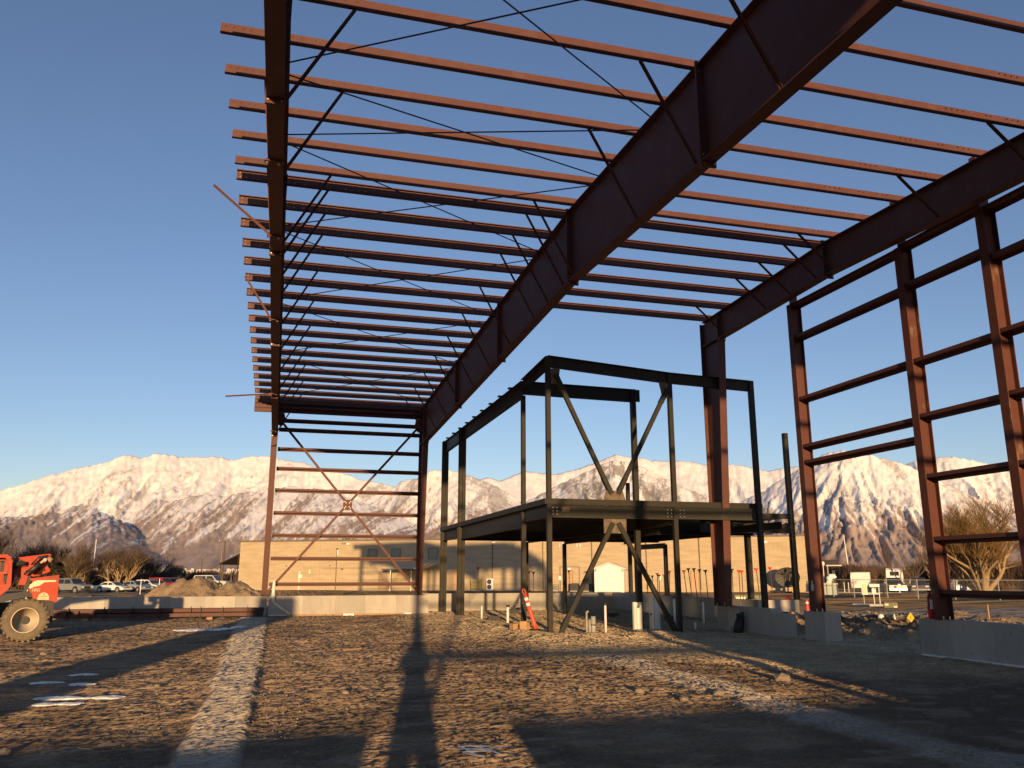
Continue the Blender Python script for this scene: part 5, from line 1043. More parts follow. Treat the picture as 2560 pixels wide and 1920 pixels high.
def lotpos(az, d, dz=0): p = far(az, d); return (p.x, p.y, gz(p.x, p.y)+dz)
ca = R(-38)
car('pickup_truck', 'grey pickup with a canopy, nearest the orange machine', 'pickup', 'suv', (.20, .205, .20), lotpos(-11.75, 112), R(-40), 5.0, 1.75)
car('parked_car', 'white two door coupe, front row of the left car park', 'car', 'coupe', (.72, .70, .64), lotpos(-9.55, 117), ca+.14, 4.3, 1.7)
car('parked_car', 'silver blue sedan beside the white coupe', 'car', 'sedan', (.24, .27, .29), lotpos(-8.3, 119), ca-.05, 4.6, 1.76)
car('parked_car', 'white wagon between the silver sedan and the red car', 'car', 'wagon', (.70, .69, .65), lotpos(-7.45, 122), ca-.05, 4.5, 1.75)
car('parked_car', 'red sport utility car behind the white wagon', 'car', 'suv', (.42, .03, .03), lotpos(-6.72, 127), ca-.05, 4.5, 1.76)
car('parked_car', 'dark blue car behind the dirt pile, furthest of the row', 'car', 'suv', (.03, .035, .055), lotpos(-6.0, 131), ca-.05, 4.6, 1.78)
car('parked_car', 'pale blue and white sport utility by the carport', 'car', 'suv', (.42, .44, .43), lotpos(-3.85, 114, .35), R(-22), 4.6, 1.8)
car('pickup_truck', 'dark pickup in front of the white camper, right hand car park', 'pickup', 'pickup', (.035, .037, .04), lotpos(39.85, 114), R(-118), 5.4, 2.0)
car('pickup_truck', 'dark blue pickup facing the viewer right of the camper', 'pickup', 'pickup', (.035, .045, .065), lotpos(41.25, 114), R(-126), 5.4, 2.0)
car('parked_car', 'small pale car seen from behind at the big willow', 'car', 'wagon', (.66, .60, .50), lotpos(43.45, 113), R(62), 3.6, 1.6)
# cargo trailer, camper, utility cart
ct = thing('cargo_trailer', 'tall white box trailer seen from its back doors', 'trailer', lotpos(38.05, 119), R(-40-90))
t_part(MB().box((-2.4, -1.12, .5), (2.4, 1.12, 2.45)), 'box', 'white', ct); t_part(MB().box((2.401, -1.05, .6), (2.43, -.02, 2.35)), 'door', 'white', ct); t_part(MB().box((2.401, .02, .6), (2.43, 1.05, 2.35)), 'door', 'white', ct)
t_part(MB().box((2.401, -1.1, 2.36), (2.44, 1.1, 2.44)).box((2.43, -.9, 1.9), (2.445, -.4, 1.94)).box((2.43, .4, 1.9), (2.445, .9, 1.94)).box((2.43, -.9, 1.2), (2.445, -.4, 1.24)).box((2.43, .4, 1.2), (2.445, .9, 1.24)), 'hinge', 'galv', ct)
for y in (-.95, .95): t_part(MB().cbox((2.45, y, .62), (.05, .25, .12)), 'tail_light', 'lamp_red', ct)
t_part(MB().box((-2.3, -1.0, .38), (2.45, 1.0, .5)), 'chassis', 'lift_dark', ct)
for x in (-.5, .4):
    for y in (-1.0, 1.0): t_part(MB().lathe([(.2, -.1), (.34, -.1), (.34, .1), (.2, .1)], 16, (x, y, .34), 1), 'wheel', 'car_tyre', ct)
cm = thing('camper', 'white rounded camper trailer behind the dark pickup', 'camper', lotpos(40.0, 131, .25), R(-130))
t_part(tprism([(-2.4, .6), (-2.5, 1.6), (-2.3, 2.5), (-1.8, 2.75), (1.9, 2.75), (2.4, 2.5), (2.5, 1.6), (2.4, .6)], 1.1, 1.02, 1.6, 2.75), 'shell', 'white', cm)
t_part(MB().box((2.47, -.55, 1.75), (2.53, .55, 2.3)), 'window', 'glass_car', cm); t_part(MB().box((-2, -1.0, .4), (2, 1.0, .6)), 'chassis', 'lift_dark', cm)
for y in (-.2, .2): t_part(MB().cbox((2.46, y, 2.48), (.05, .1, .16)), 'vent', 'grey_plastic', cm)
for y in (-1, 1): t_part(MB().lathe([(.2, -.1), (.34, -.1), (.34, .1), (.2, .1)], 16, (0, y, .34), 1), 'wheel', 'car_tyre', cm)
sk = thing('loader', 'small white framed loader with a dark windscreen by the willow', 'loader', lotpos(44.25, 111), R(-132))
t_part(MB().prism([(-1.4, .5), (-1.4, 1.2), (-.7, 1.3), (-.6, 1.95), (.35, 1.95), (.75, .8), (.75, .5)], 1, -.62, .62), 'cab', 'lift_dark', sk); t_part(MB().add([(.37, -.55, 1.9), (.37, .55, 1.9), (.78, .55, .85), (.78, -.55, .85)], [(0, 1, 2, 3)]), 'windscreen', 'glass_car', sk)
for y in (-.72, .72):
    t_part(MB().bar((-1.2, y, 1.35), (.5, y, 1.3), .1, .14, side=(0, 1, 0)).bar((.45, y, 1.35), (1.15, y, .35), .1, .13, side=(0, 1, 0)), 'lift_arm', 'white', sk)
    for x in (-.75, .45): t_part(MB().lathe([(.2, -.13), (.38, -.13), (.38, .13), (.2, .13)], 16, (x, y*.95, .38), 1), 'wheel', 'car_tyre', sk)
t_part(MB().box((.8, -.8, .55), (.98, .8, .72)).prism([(1.0, .12), (1.6, .08), (1.65, .16), (1.1, .5), (1.0, .5)], 1, -.85, .85), 'bucket', 'white', sk)
for y in (-.5, .5): t_part(MB().cbox((.3, y, 2.0), (.1, .14, .1)), 'headlight', 'lamp_clear', sk)

# ------------------------------------------------------------------ bare trees
def grow(rr, p, d, Lg, r, lvl, segs, maxl, spread, up, kids):
    n = 3 if lvl < maxl else 2; q = p.copy(); dd = d.copy()
    pts = [q.copy()]
    for i in range(n):
        dd = (dd+Vector((rr.gauss(0, .17), rr.gauss(0, .17), rr.gauss(up*.10, .10)))).normalized()
        q = q+dd*Lg/n; pts.append(q.copy())
    for i in range(n): segs.append((pts[i], pts[i+1], r*(1-.45*i/n), r*(1-.45*(i+1)/n), lvl))
    if lvl == maxl: return
    k = kids[lvl]
    for j in range(k):
        f = .35+.65*(j+rr.random()*.6)/k; f = min(f, 1.0); s = min(n-1, int(f*n)); b = pts[s].lerp(pts[s+1], f*n-s)
        a = rr.uniform(0, 2*pi); side = Vector((cos(a), sin(a), 0)); sp = spread*(.65+.7*rr.random())
        nd = (dd*cos(sp)+side*sin(sp)+Vector((0, 0, up*.35))).normalized()
        grow(rr, b, nd, Lg*rr.uniform(.58, .82), max(.009, r*rr.uniform(.42, .58)), lvl+1, segs, maxl, spread, up, kids)
def seg_mesh(name, segs, n, m, wscale=1.0):
    k = len(segs); P0 = np.array([s[0] for s in segs]); P1 = np.array([s[1] for s in segs]); r0 = np.array([s[2] for s in segs])*wscale; r1 = np.array([s[3] for s in segs])*wscale
    d = P1-P0; d /= np.linalg.norm(d, axis=1, keepdims=True)+1e-9; u = np.where(np.abs(d[:, 2:3]) < .9, np.array([[0, 0, 1.]]), np.array([[0, 1., 0]])); s = np.cross(d, u); s /= np.linalg.norm(s, axis=1, keepdims=True); t = np.cross(s, d)
    vs = np.zeros((k, 2*n, 3))
    for i in range(n):
        a = 2*pi*i/n; o = s*cos(a)+t*sin(a); vs[:, i] = P0+o*r0[:, None]; vs[:, n+i] = P1+o*r1[:, None]
    fs = np.array([[i, (i+1) % n, n+(i+1) % n, n+i] for i in range(n)])[None]+(2*n*np.arange(k))[:, None, None]
    me = np_mesh(name, vs.reshape(-1, 3), fs.reshape(-1, 4)); me.materials.append(M[m]); return me
def tree(name, label, cat, pos, h, stems, seed, lean=0, spread=.55, up=.5, bark='bark', twig='twig', kids=(5, 5, 5, 5), trunk=.22, r0=.2, twr=1.0, group=None, fan=.5):
    rr = random.Random(seed); segs = []
    for i in range(stems):
        a = 2*pi*i/stems+rr.uniform(-.4, .4); t = rr.uniform(.3, 1)*fan if stems > 1 else .05
        d = Vector((cos(a)*t+lean, sin(a)*t, 1)).normalized(); grow(rr, Vector((cos(a)*.1, sin(a)*.1, -.2)), d, h*trunk*rr.uniform(.9, 1.25), r0*rr.uniform(.8, 1.1), 0, segs, len(kids), spread, up, kids)
    zmax = max(s[1][2] for s in segs); k = h/zmax
    segs = [(s[0]*k, s[1]*k, s[2], s[3], s[4]) for s in segs]
    t = thing(name, label, cat, pos, 0, group); mx = len(kids)
    a = bpy.data.objects.new('trunk', seg_mesh('trunk', [s for s in segs if s[4] <= 1], 7, bark)); a.parent = t; C.objects.link(a)
    b = bpy.data.objects.new('limbs', seg_mesh('limbs', [s for s in segs if s[4] == 2], 5, bark)); b.parent = t; C.objects.link(b); tag(b, kind='stuff')
    c = bpy.data.objects.new('crown', seg_mesh('crown', [s for s in segs if s[4] > 2], 3, twig, twr)); c.parent = t; C.objects.link(c); tag(c, kind='stuff')
    return t
def tpos(az, d): p = far(az, d); return (p.x, p.y, gz(p.x, p.y))
tree('bare_tree', 'bare tree cut by the left edge of the picture', 'tree', tpos(-16.0, 120), 9.6, 3, 1, twig='twig', kids=(4, 5, 5, 5), twr=1.1)
tree('bare_tree', 'broad bare tree behind the cab of the orange machine', 'tree', tpos(-14.1, 130), 8.0, 4, 2, twig='twig_dark', kids=(5, 5, 5, 5), twr=1.3, spread=.6)
tree('bare_tree', 'dense dark bare tree behind the orange boom', 'tree', tpos(-12.95, 140), 7.3, 4, 3, twig='twig_dark', kids=(5, 5, 6, 5), twr=1.8, spread=.5)
tree('bare_tree', 'tan many stemmed willow behind the grey pickup', 'tree', tpos(-11.55, 124), 7.2, 5, 4, bark='bark_pale', twig='twig', kids=(5, 5, 6, 6), twr=.75, spread=.6, up=.5, fan=.45)
tree('bare_tree', 'wide tan willow behind the white coupe', 'tree', tpos(-9.15, 127), 7.4, 7, 5, bark='bark_pale', twig='twig', kids=(4, 5, 6, 6), twr=.75, spread=.6, up=.4, fan=.85, trunk=.26)
tree('bare_tree', 'dark crooked tree behind the red car', 'tree', tpos(-7.85, 140), 6.8, 3, 6, twig='twig_dark', kids=(5, 5, 5, 4), twr=1.2, spread=.65, up=.3)
tree('bare_tree', 'small bare tree above the dirt pile', 'tree', tpos(-6.5, 150), 4.2, 2, 7, twig='twig_dark', kids=(4, 4, 5, 4), twr=1.0)
tree('bare_tree', 'huge golden bare willow with spreading trunks at the right edge', 'tree', tpos(44.7, 88), 9.9, 8, 8, bark='bark_pale', twig='twig_gold', kids=(5, 5, 6, 7), twr=.6, spread=.58, up=.45, fan=.95, trunk=.30, r0=.27)
tree('bare_tree', 'thin bare sapling left of the second end wall column', 'tree', tpos(40.7, 118), 7.2, 2, 9, bark='bark', twig='twig', kids=(4, 4, 4, 3), spread=.4, up=.7, r0=.1)
tree('bare_tree', 'thin pale sapling right of the second end wall column', 'tree', tpos(42.35, 120), 7.6, 2, 10, bark='bark_pale', twig='twig', kids=(3, 4, 4, 3), spread=.35, up=.8, r0=.09, lean=.05)
tree('bare_tree', 'small bare tree above the cabinet by the building corner', 'tree', tpos(36.3, 150), 6.0, 3, 11, twig='twig', kids=(4, 4, 4, 4), r0=.1)
# bushes: one of each kind built, then copied
def bush_mesh(seed, n, w, h, m, wid):
    rg = np.random.default_rng(seed); segs = []
    for i in range(n):
        a = rg.uniform(0, 2*pi); r = w*math.sqrt(rg.random())*.55; p = Vector((r*cos(a), r*sin(a), rg.uniform(-.1, .15)*h)); hh = h*rg.uniform(.45, 1)*(1-.35*(r/w)**2)
        q = p+Vector((rg.normal(0, .22)*w*.5, rg.normal(0, .22)*w*.5, hh*.6)); s = q+Vector((rg.normal(0, .2)*w*.4, rg.normal(0, .2)*w*.4, hh*.4)); segs += [(p, q, wid, wid*.7, 0), (q, s, wid*.7, wid*.3, 0)]
        for _ in range(2): segs.append((q, q+Vector((rg.normal(0, .3)*w*.35, rg.normal(0, .3)*w*.35, hh*rg.uniform(.15, .4))), wid*.6, wid*.25, 0))
    return seg_mesh('stems', segs, 3, m)
protos = [bush_mesh(1, 700, 2.4, 3.0, 'brush', .035), bush_mesh(2, 700, 2.8, 2.4, 'twig_dark', .05), bush_mesh(3, 600, 2.2, 3.6, 'brush', .03)]
def bush(az, d, sc, kind, label, group):
    t = thing('bush', label, 'bush', tpos(az, d), az, group); t.scale = (sc, sc, sc*.95); o = bpy.data.objects.new('stems', protos[kind]); o.parent = t; C.objects.link(o); tag(o, kind='stuff')
ORD = 'first second third fourth fifth sixth seventh eighth ninth tenth eleventh twelfth thirteenth fourteenth fifteenth sixteenth seventeenth eighteenth nineteenth twentieth'.split()
rr = random.Random(5)
for i in range(13): bush(-15.8+i*.82+rr.uniform(-.2, .2), rr.uniform(137, 150), rr.uniform(.9, 1.35), 1 if i % 4 else 0, ORD[i]+' dark bare bush from the left behind the left car park', 'dark bushes behind the left car park')
for i in range(7): bush(-5.2+i*.42, rr.uniform(160, 185), rr.uniform(.8, 1.2), rr.choice((0, 1)), ORD[i]+' brown bush from the left between the cars and the carport', 'brown bushes left of the building')
for i in range(20): bush(35.6+i*.66+rr.uniform(-.15, .15), rr.uniform(135, 156), rr.uniform(.95, 1.45), rr.choice((0, 0, 2)), ORD[i]+' reddish brown bush from the left behind the right car park', 'brown bushes behind the right car park')
rg = np.random.default_rng(77); n = 16000
az_ = np.where(rg.random(n) < .45, rg.uniform(-45, -1.5, n), rg.uniform(33, 75, n)); dd_ = 160+500*rg.random(n)**1.6; x = np.sin(np.radians(az_))*dd_; y = np.cos(np.radians(az_))*dd_; hh = (1.2+2.6*rg.random(n)**2)*(1+.5*vnoise(x*.02, y*.02, 9)); zz = gbase(x, y)
segs_ = np.stack([x, y, zz-.2], -1); top_ = np.stack([x+rg.normal(0, .5, n), y+rg.normal(0, .5, n), zz+hh], -1)
me = seg_mesh('brushland', list(zip(segs_, top_, np.full(n, .28)+rg.random(n)*.3, np.full(n, .05), [0]*n)), 3, 'brush'); o = bpy.data.objects.new('brushland', me); C.objects.link(o); tag(o, 'far brown brush and bare trees on the valley floor', kind='stuff')
hs = MB(); rr = random.Random(12); M['town'] = mat('far_house', (.46, .42, .38), .8, .4, .01)
for i in range(330):
    az = rr.uniform(-16, 2) if rr.random() < .6 else rr.uniform(36, 50); d = rr.uniform(900, 3300); p = far(az, d); w = rr.uniform(4, 10); hs.box((p.x-w/2, p.y-w/2, -1.5), (p.x+w/2, p.y+w/2, 2.2+(d-900)*.008+rr.uniform(0, 2.5)))
tag(hs.build('town_houses', 'town'), 'specks of town houses at the foot of the mountains', kind='stuff')
def house(az, d, w, h, m, label):
    p = far(az, d); t = thing('house', label, 'house', (p.x, p.y, gz(p.x, p.y)), -R(az)); t_part(MB().box((-w/2, 0, -.5), (w/2, 6, h)), 'wall', m, t); t_part(MB().prism([(-.4, h), (6.4, h), (3, h+1.4)], 0, -w/2-.3, w/2+.3), 'roof', 'roof_dark', t)
    for s in (-.28, .1): t_part(MB().box((w*s, -.03, 1.0), (w*s+1, .02, 2.0)), 'window', 'glass_dark', t)
house(-6.1, 215, 3.0, 2.9, 'cream', 'small cream house beyond the red car'); house(-7.6, 235, 5, 2.4, 'white', 'low white house behind the dark bushes'); house(36.1, 150, 3.4, 3.2, 'galv', 'grey hut behind the green cabinet')

# ------------------------------------------------------------------ poles, fence, signs
def pole(name, label, cat, az, d, h, r, m, arm=0, rzz=0):
    p = tpos(az, d); t = thing(name, label, cat, p, -R(az)+rzz); t_part(MB().tube([(0, 0, -.3), (0, 0, h)], [r, r*.6], 8), 'pole', m, t)
    if arm: t_part(MB().box((-arm/2, -.06, h-.35), (arm/2, .06, h-.22)), 'crossarm', 'bark', t); t_part(MB().tube([(-arm*.45, 0, h-.22), (-arm*.45, 0, h-.02)], .05, 6).tube([(arm*.45, 0, h-.22), (arm*.45, 0, h-.02)], .05, 6), 'insulator', 'galv', t)
    return t
pole('utility_pole', 'tall wooden utility pole left of the tan building', 'utility pole', -3.25, 160, 8.2, .19, 'bark', 2.2); pole('utility_pole', 'short leaning pole left of the utility pole', 'utility pole', -4.55, 175, 5.2, .15, 'bark'); pole('utility_pole', 'pale stub pole in front of the utility pole', 'utility pole', -3.4, 150, 6.2, .12, 'bark_pale')
pole('lamp_post', 'slim white pole among the left trees', 'lamp post', -10.75, 170, 8.4, .10, 'white')
lp_ = pole('lamp_post', 'slim white lamp post above the cargo trailer', 'lamp post', 37.45, 150, 8.6, .10, 'white'); lp_.rotation_euler[1] = R(-3)
def marker(az, d, h, label):
    p = tpos(az, d); t = thing('marker_post', label, 'post', p); t_part(MB().tube([(0, 0, -.2), (0, 0, h)], .032, 8), 'post', 'white', t); t_part(MB().lathe([(.05, h), (.03, h+.03)], 8), 'cap', 'white', t)
marker(-8.0, 84, 1.30, 'thin white post in front of the silver sedan'); marker(-6.95, 80, 1.3, 'thin white post in front of the red car')
marker(37.05, 92, 1.05, 'white bollard left of the cargo trailer'); marker(37.3, 92, 1.05, 'white bollard nearest the cargo trailer')
marker(43.2, 95, 1.3, 'white post in front of the small pale car'); marker(44.85, 95, 1.25, 'white post at the foot of the willow')
p = tpos(-10.2, 131); t = thing('arrow_sign', 'orange yellow arrow sign in front of the dark bushes', 'sign', p, R(9)); t_part(MB().box((-.03, .02, -.3), (.03, .05, 2.3)), 'post', 'galv', t); t_part(MB().box((-.42, -.02, 2.1), (.42, .018, 2.58)), 'panel', 'sign_yellow', t)
t_part(MB().prism([(-.3, 2.34), (-.15, 2.47), (-.15, 2.39), (.15, 2.39), (.15, 2.47), (.3, 2.34), (.15, 2.21), (.15, 2.29), (-.15, 2.29), (-.15, 2.21)], 1, -.03, -.021), 'arrow', 'decal_ink', t)
fn = thing('chain_link_fence', 'chain link fence with white posts across the right hand car park', 'fence', tuple(far(36.4, 71)), 0)
pp = [far(36.4, 71), far(37.6, 70), far(39.5, 69), far(41.2, 68.5), far(43.2, 68), far(45.5, 68), far(48, 68)]
for q in pp: MB().tube([(q.x, q.y, -.2), (q.x, q.y, 1.32)], .035, 6).build('post', 'galv', fn)
for a, b in zip(pp[:-1], pp[1:]):
    MB().tube([(a.x, a.y, 1.27), (b.x, b.y, 1.27)], .024, 6).build('top_rail', 'galv', fn)
    wires = MB(); dv = b-a; Ld = dv.length; k = int(Ld/.16)
    for i in range(k):
        for sgn in (0, 1):
            f0 = i/k; f1 = min(1, f0+1.2/Ld); q0 = a.lerp(b, f0 if not sgn else f1); q1 = a.lerp(b, f1 if not sgn else f0); wires.bar((q0.x, q0.y, .05), (q1.x, q1.y, 1.25), .004, .004)
    o = wires.build('wire_mesh', 'galv', fn); tag(o, kind='stuff')
# electrical panel stand
p = far(38.62, 49.5); t = thing('electrical_stand', 'white electrical panel boxes on a post frame, right of the building', 'electrical panel', (p.x, p.y, 0), -R(38))
t_part(MB().box((-1.0, -.5, -.2), (.75, .5, .13)), 'pad', 'concrete_b', t)
for x in (-.42, .08, .36): t_part(MB().box((x-.015, -.015, .13), (x+.015, .015, 1.15)), 'post', 'white' if x > -.2 else 'galv', t)
t_part(MB().box((-.46, -.06, .62), (.40, -.03, .66)).box((-.46, -.06, 1.08), (.40, -.03, 1.13)), 'rail', 'white', t); pb = t_part(MB().box((-.50, -.2, .60), (-.22, -.06, 1.22)), 'panel_box', 'white', t); t_part(MB().box((-.47, -.212, .64), (-.25, -.201, 1.18)), 'door', 'cream', pb); t_part(MB().box((-.0, -.18, .66), (.20, -.06, .92)).box((-.1, -.2, 1.0), (.40, -.04, 1.16)), 'panel_box', 'white', t)
p = far(40.2, 95); t = thing('gas_meter', 'small white meter post in front of the dark pickup', 'meter', (p.x, p.y, gz(p.x, p.y)), -R(38)); t_part(MB().box((-.05, -.05, -.1), (.05, .05, 1.0)).box((-.28, -.06, .62), (.3, .06, .78)), 'post', 'white', t); t_part(MB().box((-.12, -.1, .78), (.14, .1, 1.02)), 'meter', 'white', t)
# pale green cabinet by the corner
p = far(36.2, 76); t = thing('green_cabinet', 'pale green cabinet with a white duct on top beside the building corner', 'cabinet', (p.x, p.y, gz(p.x, p.y)), -R(36))
t_part(MB().box((-.55, -.4, -.2), (.55, .4, .85)), 'cabinet', 'pale_green', t); t_part(MB().box((-.58, -.43, .85), (.58, .43, .90)), 'lid', 'pale_green', t); t_part(MB().tube([(-.05, 0, .9), (0, 0, 1.3), (.15, 0, 1.5), (.38, 0, 1.52), (.46, 0, 1.35)], [.26, .27, .24, .2, .17], 12), 'duct', 'white', t)
for x in (-.62, -.2, .25, .62): t_part(MB().tube([(x, -.55, -.2), (x, -.55, .95)], .025, 6), 'guard_post', 'galv', t)
t_part(MB().box((-.62, -.57, .9), (.62, -.53, .95)), 'guard_rail', 'galv', t); t_part(MB().box((.28, .3, .9), (.5, .45, 2.0)), 'stack', 'lift_dark', t); t_part(MB().box((-.15, .5, 2.35), (1.1, .6, 2.45)).tube([(-.05, .55, .8), (-.05, .55, 2.4)], .04, 6), 'pipe_arm', 'galv', t); t_part(MB().lathe([(.1, 2.4), (.14, 2.55), (.1, 2.72)], 8, (-.4, .55, 0)).tube([(-.4, .55, .8), (-.4, .55, 2.4)], .03, 6), 'vent_cap', 'white', t)
# kerb of the right car park
kb = MB(); 
for a0, a1 in ((36.3, 39.2), (39.4, 42.0), (42.1, 47.0)): 
    A_ = far(a0, 98); B_ = far(a1, 97); kb.bar((A_.x, A_.y, gz(A_.x, A_.y)+.05), (B_.x, B_.y, gz(B_.x, B_.y)+.05), .5, .28, side=(1, 0, 0))
tag(kb.build('kerb', 'concrete_b'), kind='structure')

# ------------------------------------------------------------------ dirt pile behind the left wall
def mound(name, label, cat, cx, cy, sx, sy, peaks, seed, m, nx=70, ny=46, rough=.18):
    xs = np.linspace(-sx, sx, nx); ys = np.linspace(-sy, sy, ny); XX, YY = np.meshgrid(xs, ys); H = np.zeros(XX.shape)
    for px_, py_, ph, pr in peaks: H = np.maximum(H, ph*np.clip(1-np.hypot((XX-px_)/pr, (YY-py_)/(pr*.8)), 0, 1)**.85)
    edge = np.clip(1-np.maximum(np.abs(XX)/sx, np.abs(YY)/sy), 0, 1); H = H*ss(0, .15, edge)+rough*(fbm(XX*1.3+seed, YY*1.3, 4, seed)*.6+.3*ridged(XX*2.2, YY*2.2, 3, seed+3)-.2)*ss(.05, .35, H/np.max(H))-.12
    v = np.stack([XX+cx, YY+cy, H+gz(cx, cy)], -1).reshape(-1, 3); I = np.arange(nx*ny).reshape(ny, nx); me = np_mesh(name, v, np.stack([I[:-1, :-1], I[:-1, 1:], I[1:, 1:], I[1:, :-1]], -1).reshape(-1, 4)); me.materials.append(M[m]); o = bpy.data.objects.new(name, me); C.objects.link(o); return tag(o, label, cat)
p = far(-4.3, 48); mound('dirt_pile', 'pale dirt pile with two humps behind the left concrete wall', 'dirt pile', p.x, p.y, 4.0, 3.0, [(-1.35, 0, 1.62, 1.7), (-1.8, .1, 1.35, 2.0), (1.75, .1, 1.58, 2.0), (.3, .3, 1.42, 3.4), (-.3, -.2, 1.40, 3.2), (1.2, 0, 1.45, 3.0)], 41, 'pile', 90, 60, rough=.34)
for az, d, w, h, sd, lb in ((45.0, 33, 2.2, .45, 51, 'low tan heap beyond the end wall at the right edge'), (42.6, 37, 2.0, .40, 52, 'low tan heap beyond the fire extinguisher'), (-11.3, 62, 2.0, .5, 53, 'low dirt heap in front of the grey pickup')):
    p = far(az, d); mound('dirt_heap', lb, 'dirt pile', p.x, p.y, w, w*.6, [(0, 0, h, w*.9)], sd, 'pile', 30, 20)
p = far(44.8, 30); tag(MB().box((p.x-.02, p.y-.02, -.2), (p.x+.02, p.y+.02, .75)).build('survey_stake', 'wood'), 'thin wooden survey stake at the right edge', 'stake')
# ------------------------------------------------------------------ behind the viewer: guessed shapes added to throw the long shadows
tr = thing('trailer_shadow_caster', 'unseen trailer-shaped block added behind the viewer at the right for its shadow', 'trailer', (7.6, -5.2, 0))  # guessed block out of view, added for the big right-hand shadow
MB().box((6.2, -6.4, .6), (9.0, -3.4, 3.75)).build('cabin', 'white', tr); MB().box((6.15, -6.5, 3.752), (9.05, -3.3, 3.86)).build('roof', 'galv', tr); MB().box((6.3, -6.2, 0), (8.8, -3.6, .6)).build('skirt', 'lift_dark', tr); MB().box((6.7, -3.42, .65), (7.6, -3.36, 2.7)).build('door', 'door_tan', tr); MB().box((7.9, -3.42, 1.5), (8.7, -3.36, 2.4)).build('window', 'glass_dark', tr)
mound('heap_shadow_caster', 'unseen heap shape added behind the viewer at the right for its shadow', 'dirt pile', 11.2, -5.4, 4.4, 3.0, [(-1.6, 0, 3.4, 2.4), (.2, 0, 2.4, 3.0), (2.4, 0, 1.7, 2.2)], 61, 'pile', 50, 30)  # guessed heap out of view, added to shade the foot of the end wall
cs = thing('crate_shadow_caster', 'unseen tall stack of boxes added behind the viewer at the left for its shadow', 'crates', (-6.4, -3.9, 0))  # guessed tall shape out of view, added for the slanting left shadow
for k in range(3):
    c = MB().box((-7.05, -4.5, k*1.24+.08), (-5.7, -3.3, k*1.24+1.22)).build('crate', 'ply', cs)
    MB().box((-7.07, -4.52, k*1.24), (-6.9, -3.28, k*1.24+.08)).box((-5.85, -4.52, k*1.24), (-5.68, -3.28, k*1.24+.08)).build('skid', 'wood', c)
# the photographer: one skinned body, clothing, head with face, hands raised to the phone
ph = thing('person', 'person in a dark jacket holding up a phone, behind the viewer', 'person', (-.06, -.34, gz(-.06, -.34)))
ph.scale = (1.22, 1.1, 1.0)
def skin(name, joints, edges, m, parent, sub=2):
    me = bpy.data.meshes.new(name); me.from_pydata([j[:3] for j in joints], edges, []); o = bpy.data.objects.new(name, me); C.objects.link(o)
    md = o.modifiers.new('skin', 'SKIN'); md.use_smooth_shade = True; sv = me.skin_vertices[0].data
    for i, j in enumerate(joints): sv[i].radius = (j[3], j[4] if len(j) > 4 else j[3])
    sv[0].use_root = True; s2 = o.modifiers.new('sub', 'SUBSURF'); s2.levels = sub; s2.render_levels = sub
    me2 = bpy.data.meshes.new_from_object(o.evaluated_get(bpy.context.evaluated_depsgraph_get())); bpy.data.objects.remove(o); me2.materials.clear(); me2.materials.append(M[m]); me2.polygons.foreach_set('use_smooth', [True]*len(me2.polygons))
    o = bpy.data.objects.new(name, me2); C.objects.link(o); o.parent = parent; return o
M['skin'] = mat('skin', (.52, .30, .20), .55, .05, 6); M['jacket'] = mat('jacket', (.04, .05, .07), .8, .2, 5); M['jeans'] = mat('jeans', (.06, .08, .14), .85, .2, 6); M['hair'] = mat('hair', (.04, .025, .015), .6)
J = [(0, 0, .92, .16, .12), (0, 0, 1.1, .15, .11), (0, 0, 1.28, .18, .12), (0, 0, 1.40, .12, .09), (0, .01, 1.50, .055), (0, .03, 1.585, .088, .10), (0, .03, 1.665, .078, .092)]
E_ = [(0, 1), (1, 2), (2, 3), (3, 4), (4, 5), (5, 6)]
for s in (-1, 1):
    b = len(J); J += [(s*.17, 0, 1.36, .065), (s*.21, .10, 1.14, .048), (s*.13, .26, 1.30, .040), (s*.085, .30, 1.44, .030), (s*.07, .315, 1.50, .034)]; E_ += [(3, b), (b, b+1), (b+1, b+2), (b+2, b+3), (b+3, b+4)]
    c = len(J); J += [(s*.10, 0, .82, .095), (s*.12, .02, .48, .062), (s*.13, -.01, .09, .042), (s*.14, .13, .04, .045)]; E_ += [(0, c), (c, c+1), (c+1, c+2), (c+2, c+3)]
body = skin('body', J, E_, 'skin', ph)
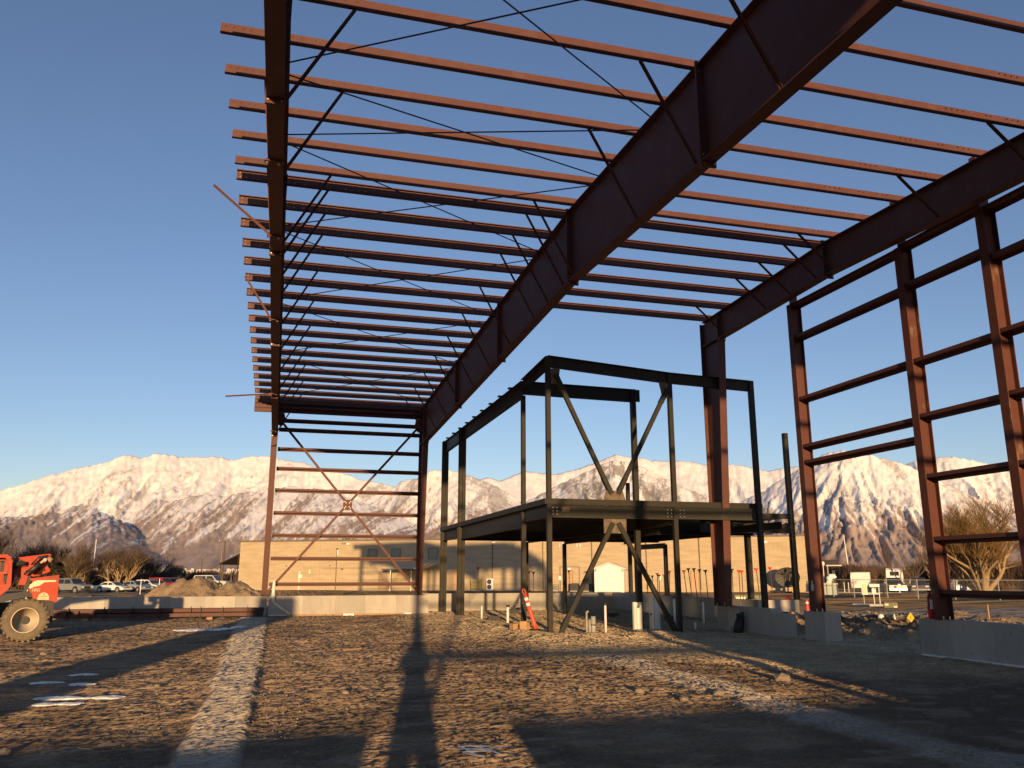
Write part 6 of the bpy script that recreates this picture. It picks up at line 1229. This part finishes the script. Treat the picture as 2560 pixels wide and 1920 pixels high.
skin('jacket', [(0, 0, .90, .185, .14), (0, 0, 1.1, .175, .13), (0, 0, 1.28, .20, .14), (0, 0, 1.42, .12, .09)]+[(s*a, b, c, r) for s in (-1, 1) for a, b, c, r in ((.18, 0, 1.36, .085), (.215, .10, 1.13, .066), (.135, .25, 1.29, .052), (.10, .285, 1.40, .042))], [(0, 1), (1, 2), (2, 3), (3, 4), (4, 5), (5, 6), (6, 7), (3, 8), (8, 9), (9, 10), (10, 11)], 'jacket', ph)
for s in (-1, 1):
    skin('trouser_leg', [(s*.08, 0, .90, .125), (s*.11, .01, .66, .10), (s*.125, .02, .46, .082), (s*.13, -.01, .10, .07)], [(0, 1), (1, 2), (2, 3)], 'jeans', ph); skin('shoe', [(s*.13, -.06, .05, .05), (s*.135, .06, .045, .052), (s*.14, .17, .035, .04)], [(0, 1), (1, 2)], 'black', ph)
    for f in range(4): skin('finger', [(s*.075, .315, 1.485+.017*f, .010), (s*.055, .345, 1.49+.019*f, .009), (s*.03, .352, 1.492+.019*f, .008)], [(0, 1), (1, 2)], 'skin', ph, 1)
    skin('thumb', [(s*.07, .31, 1.475, .012), (s*.045, .30, 1.50, .010), (s*.03, .312, 1.525, .009)], [(0, 1), (1, 2)], 'skin', ph, 1)
    t_part(MB().lathe([(.001, -.008), (.011, -.004), (.011, .004), (.001, .008)], 8, (s*.034, .128, 1.635), 1), 'eye', 'white', ph); skin('ear', [(s*.09, .02, 1.60, .012, .02), (s*.095, .015, 1.64, .014, .022)], [(0, 1)], 'skin', ph, 1)
skin('nose', [(0, .125, 1.63, .010), (0, .148, 1.597, .014)], [(0, 1)], 'skin', ph, 1); skin('mouth', [(-.025, .122, 1.555, .006), (.025, .122, 1.555, .006)], [(0, 1)], 'lamp_red', ph, 1); skin('hair', [(0, .0, 1.60, .09, .09), (0, -.02, 1.665, .095, .10), (0, .02, 1.71, .08, .085)], [(0, 1), (1, 2)], 'hair', ph)
phone = MB().box((-.075, -.045+.06, 1.60), (.075, -.037+.06, 1.68)); o = phone.build('phone', 'black'); o.location = (-.06, -.10, gz(0, -.3)-.02); tag(o, 'black phone held up by the person behind the viewer', 'phone')
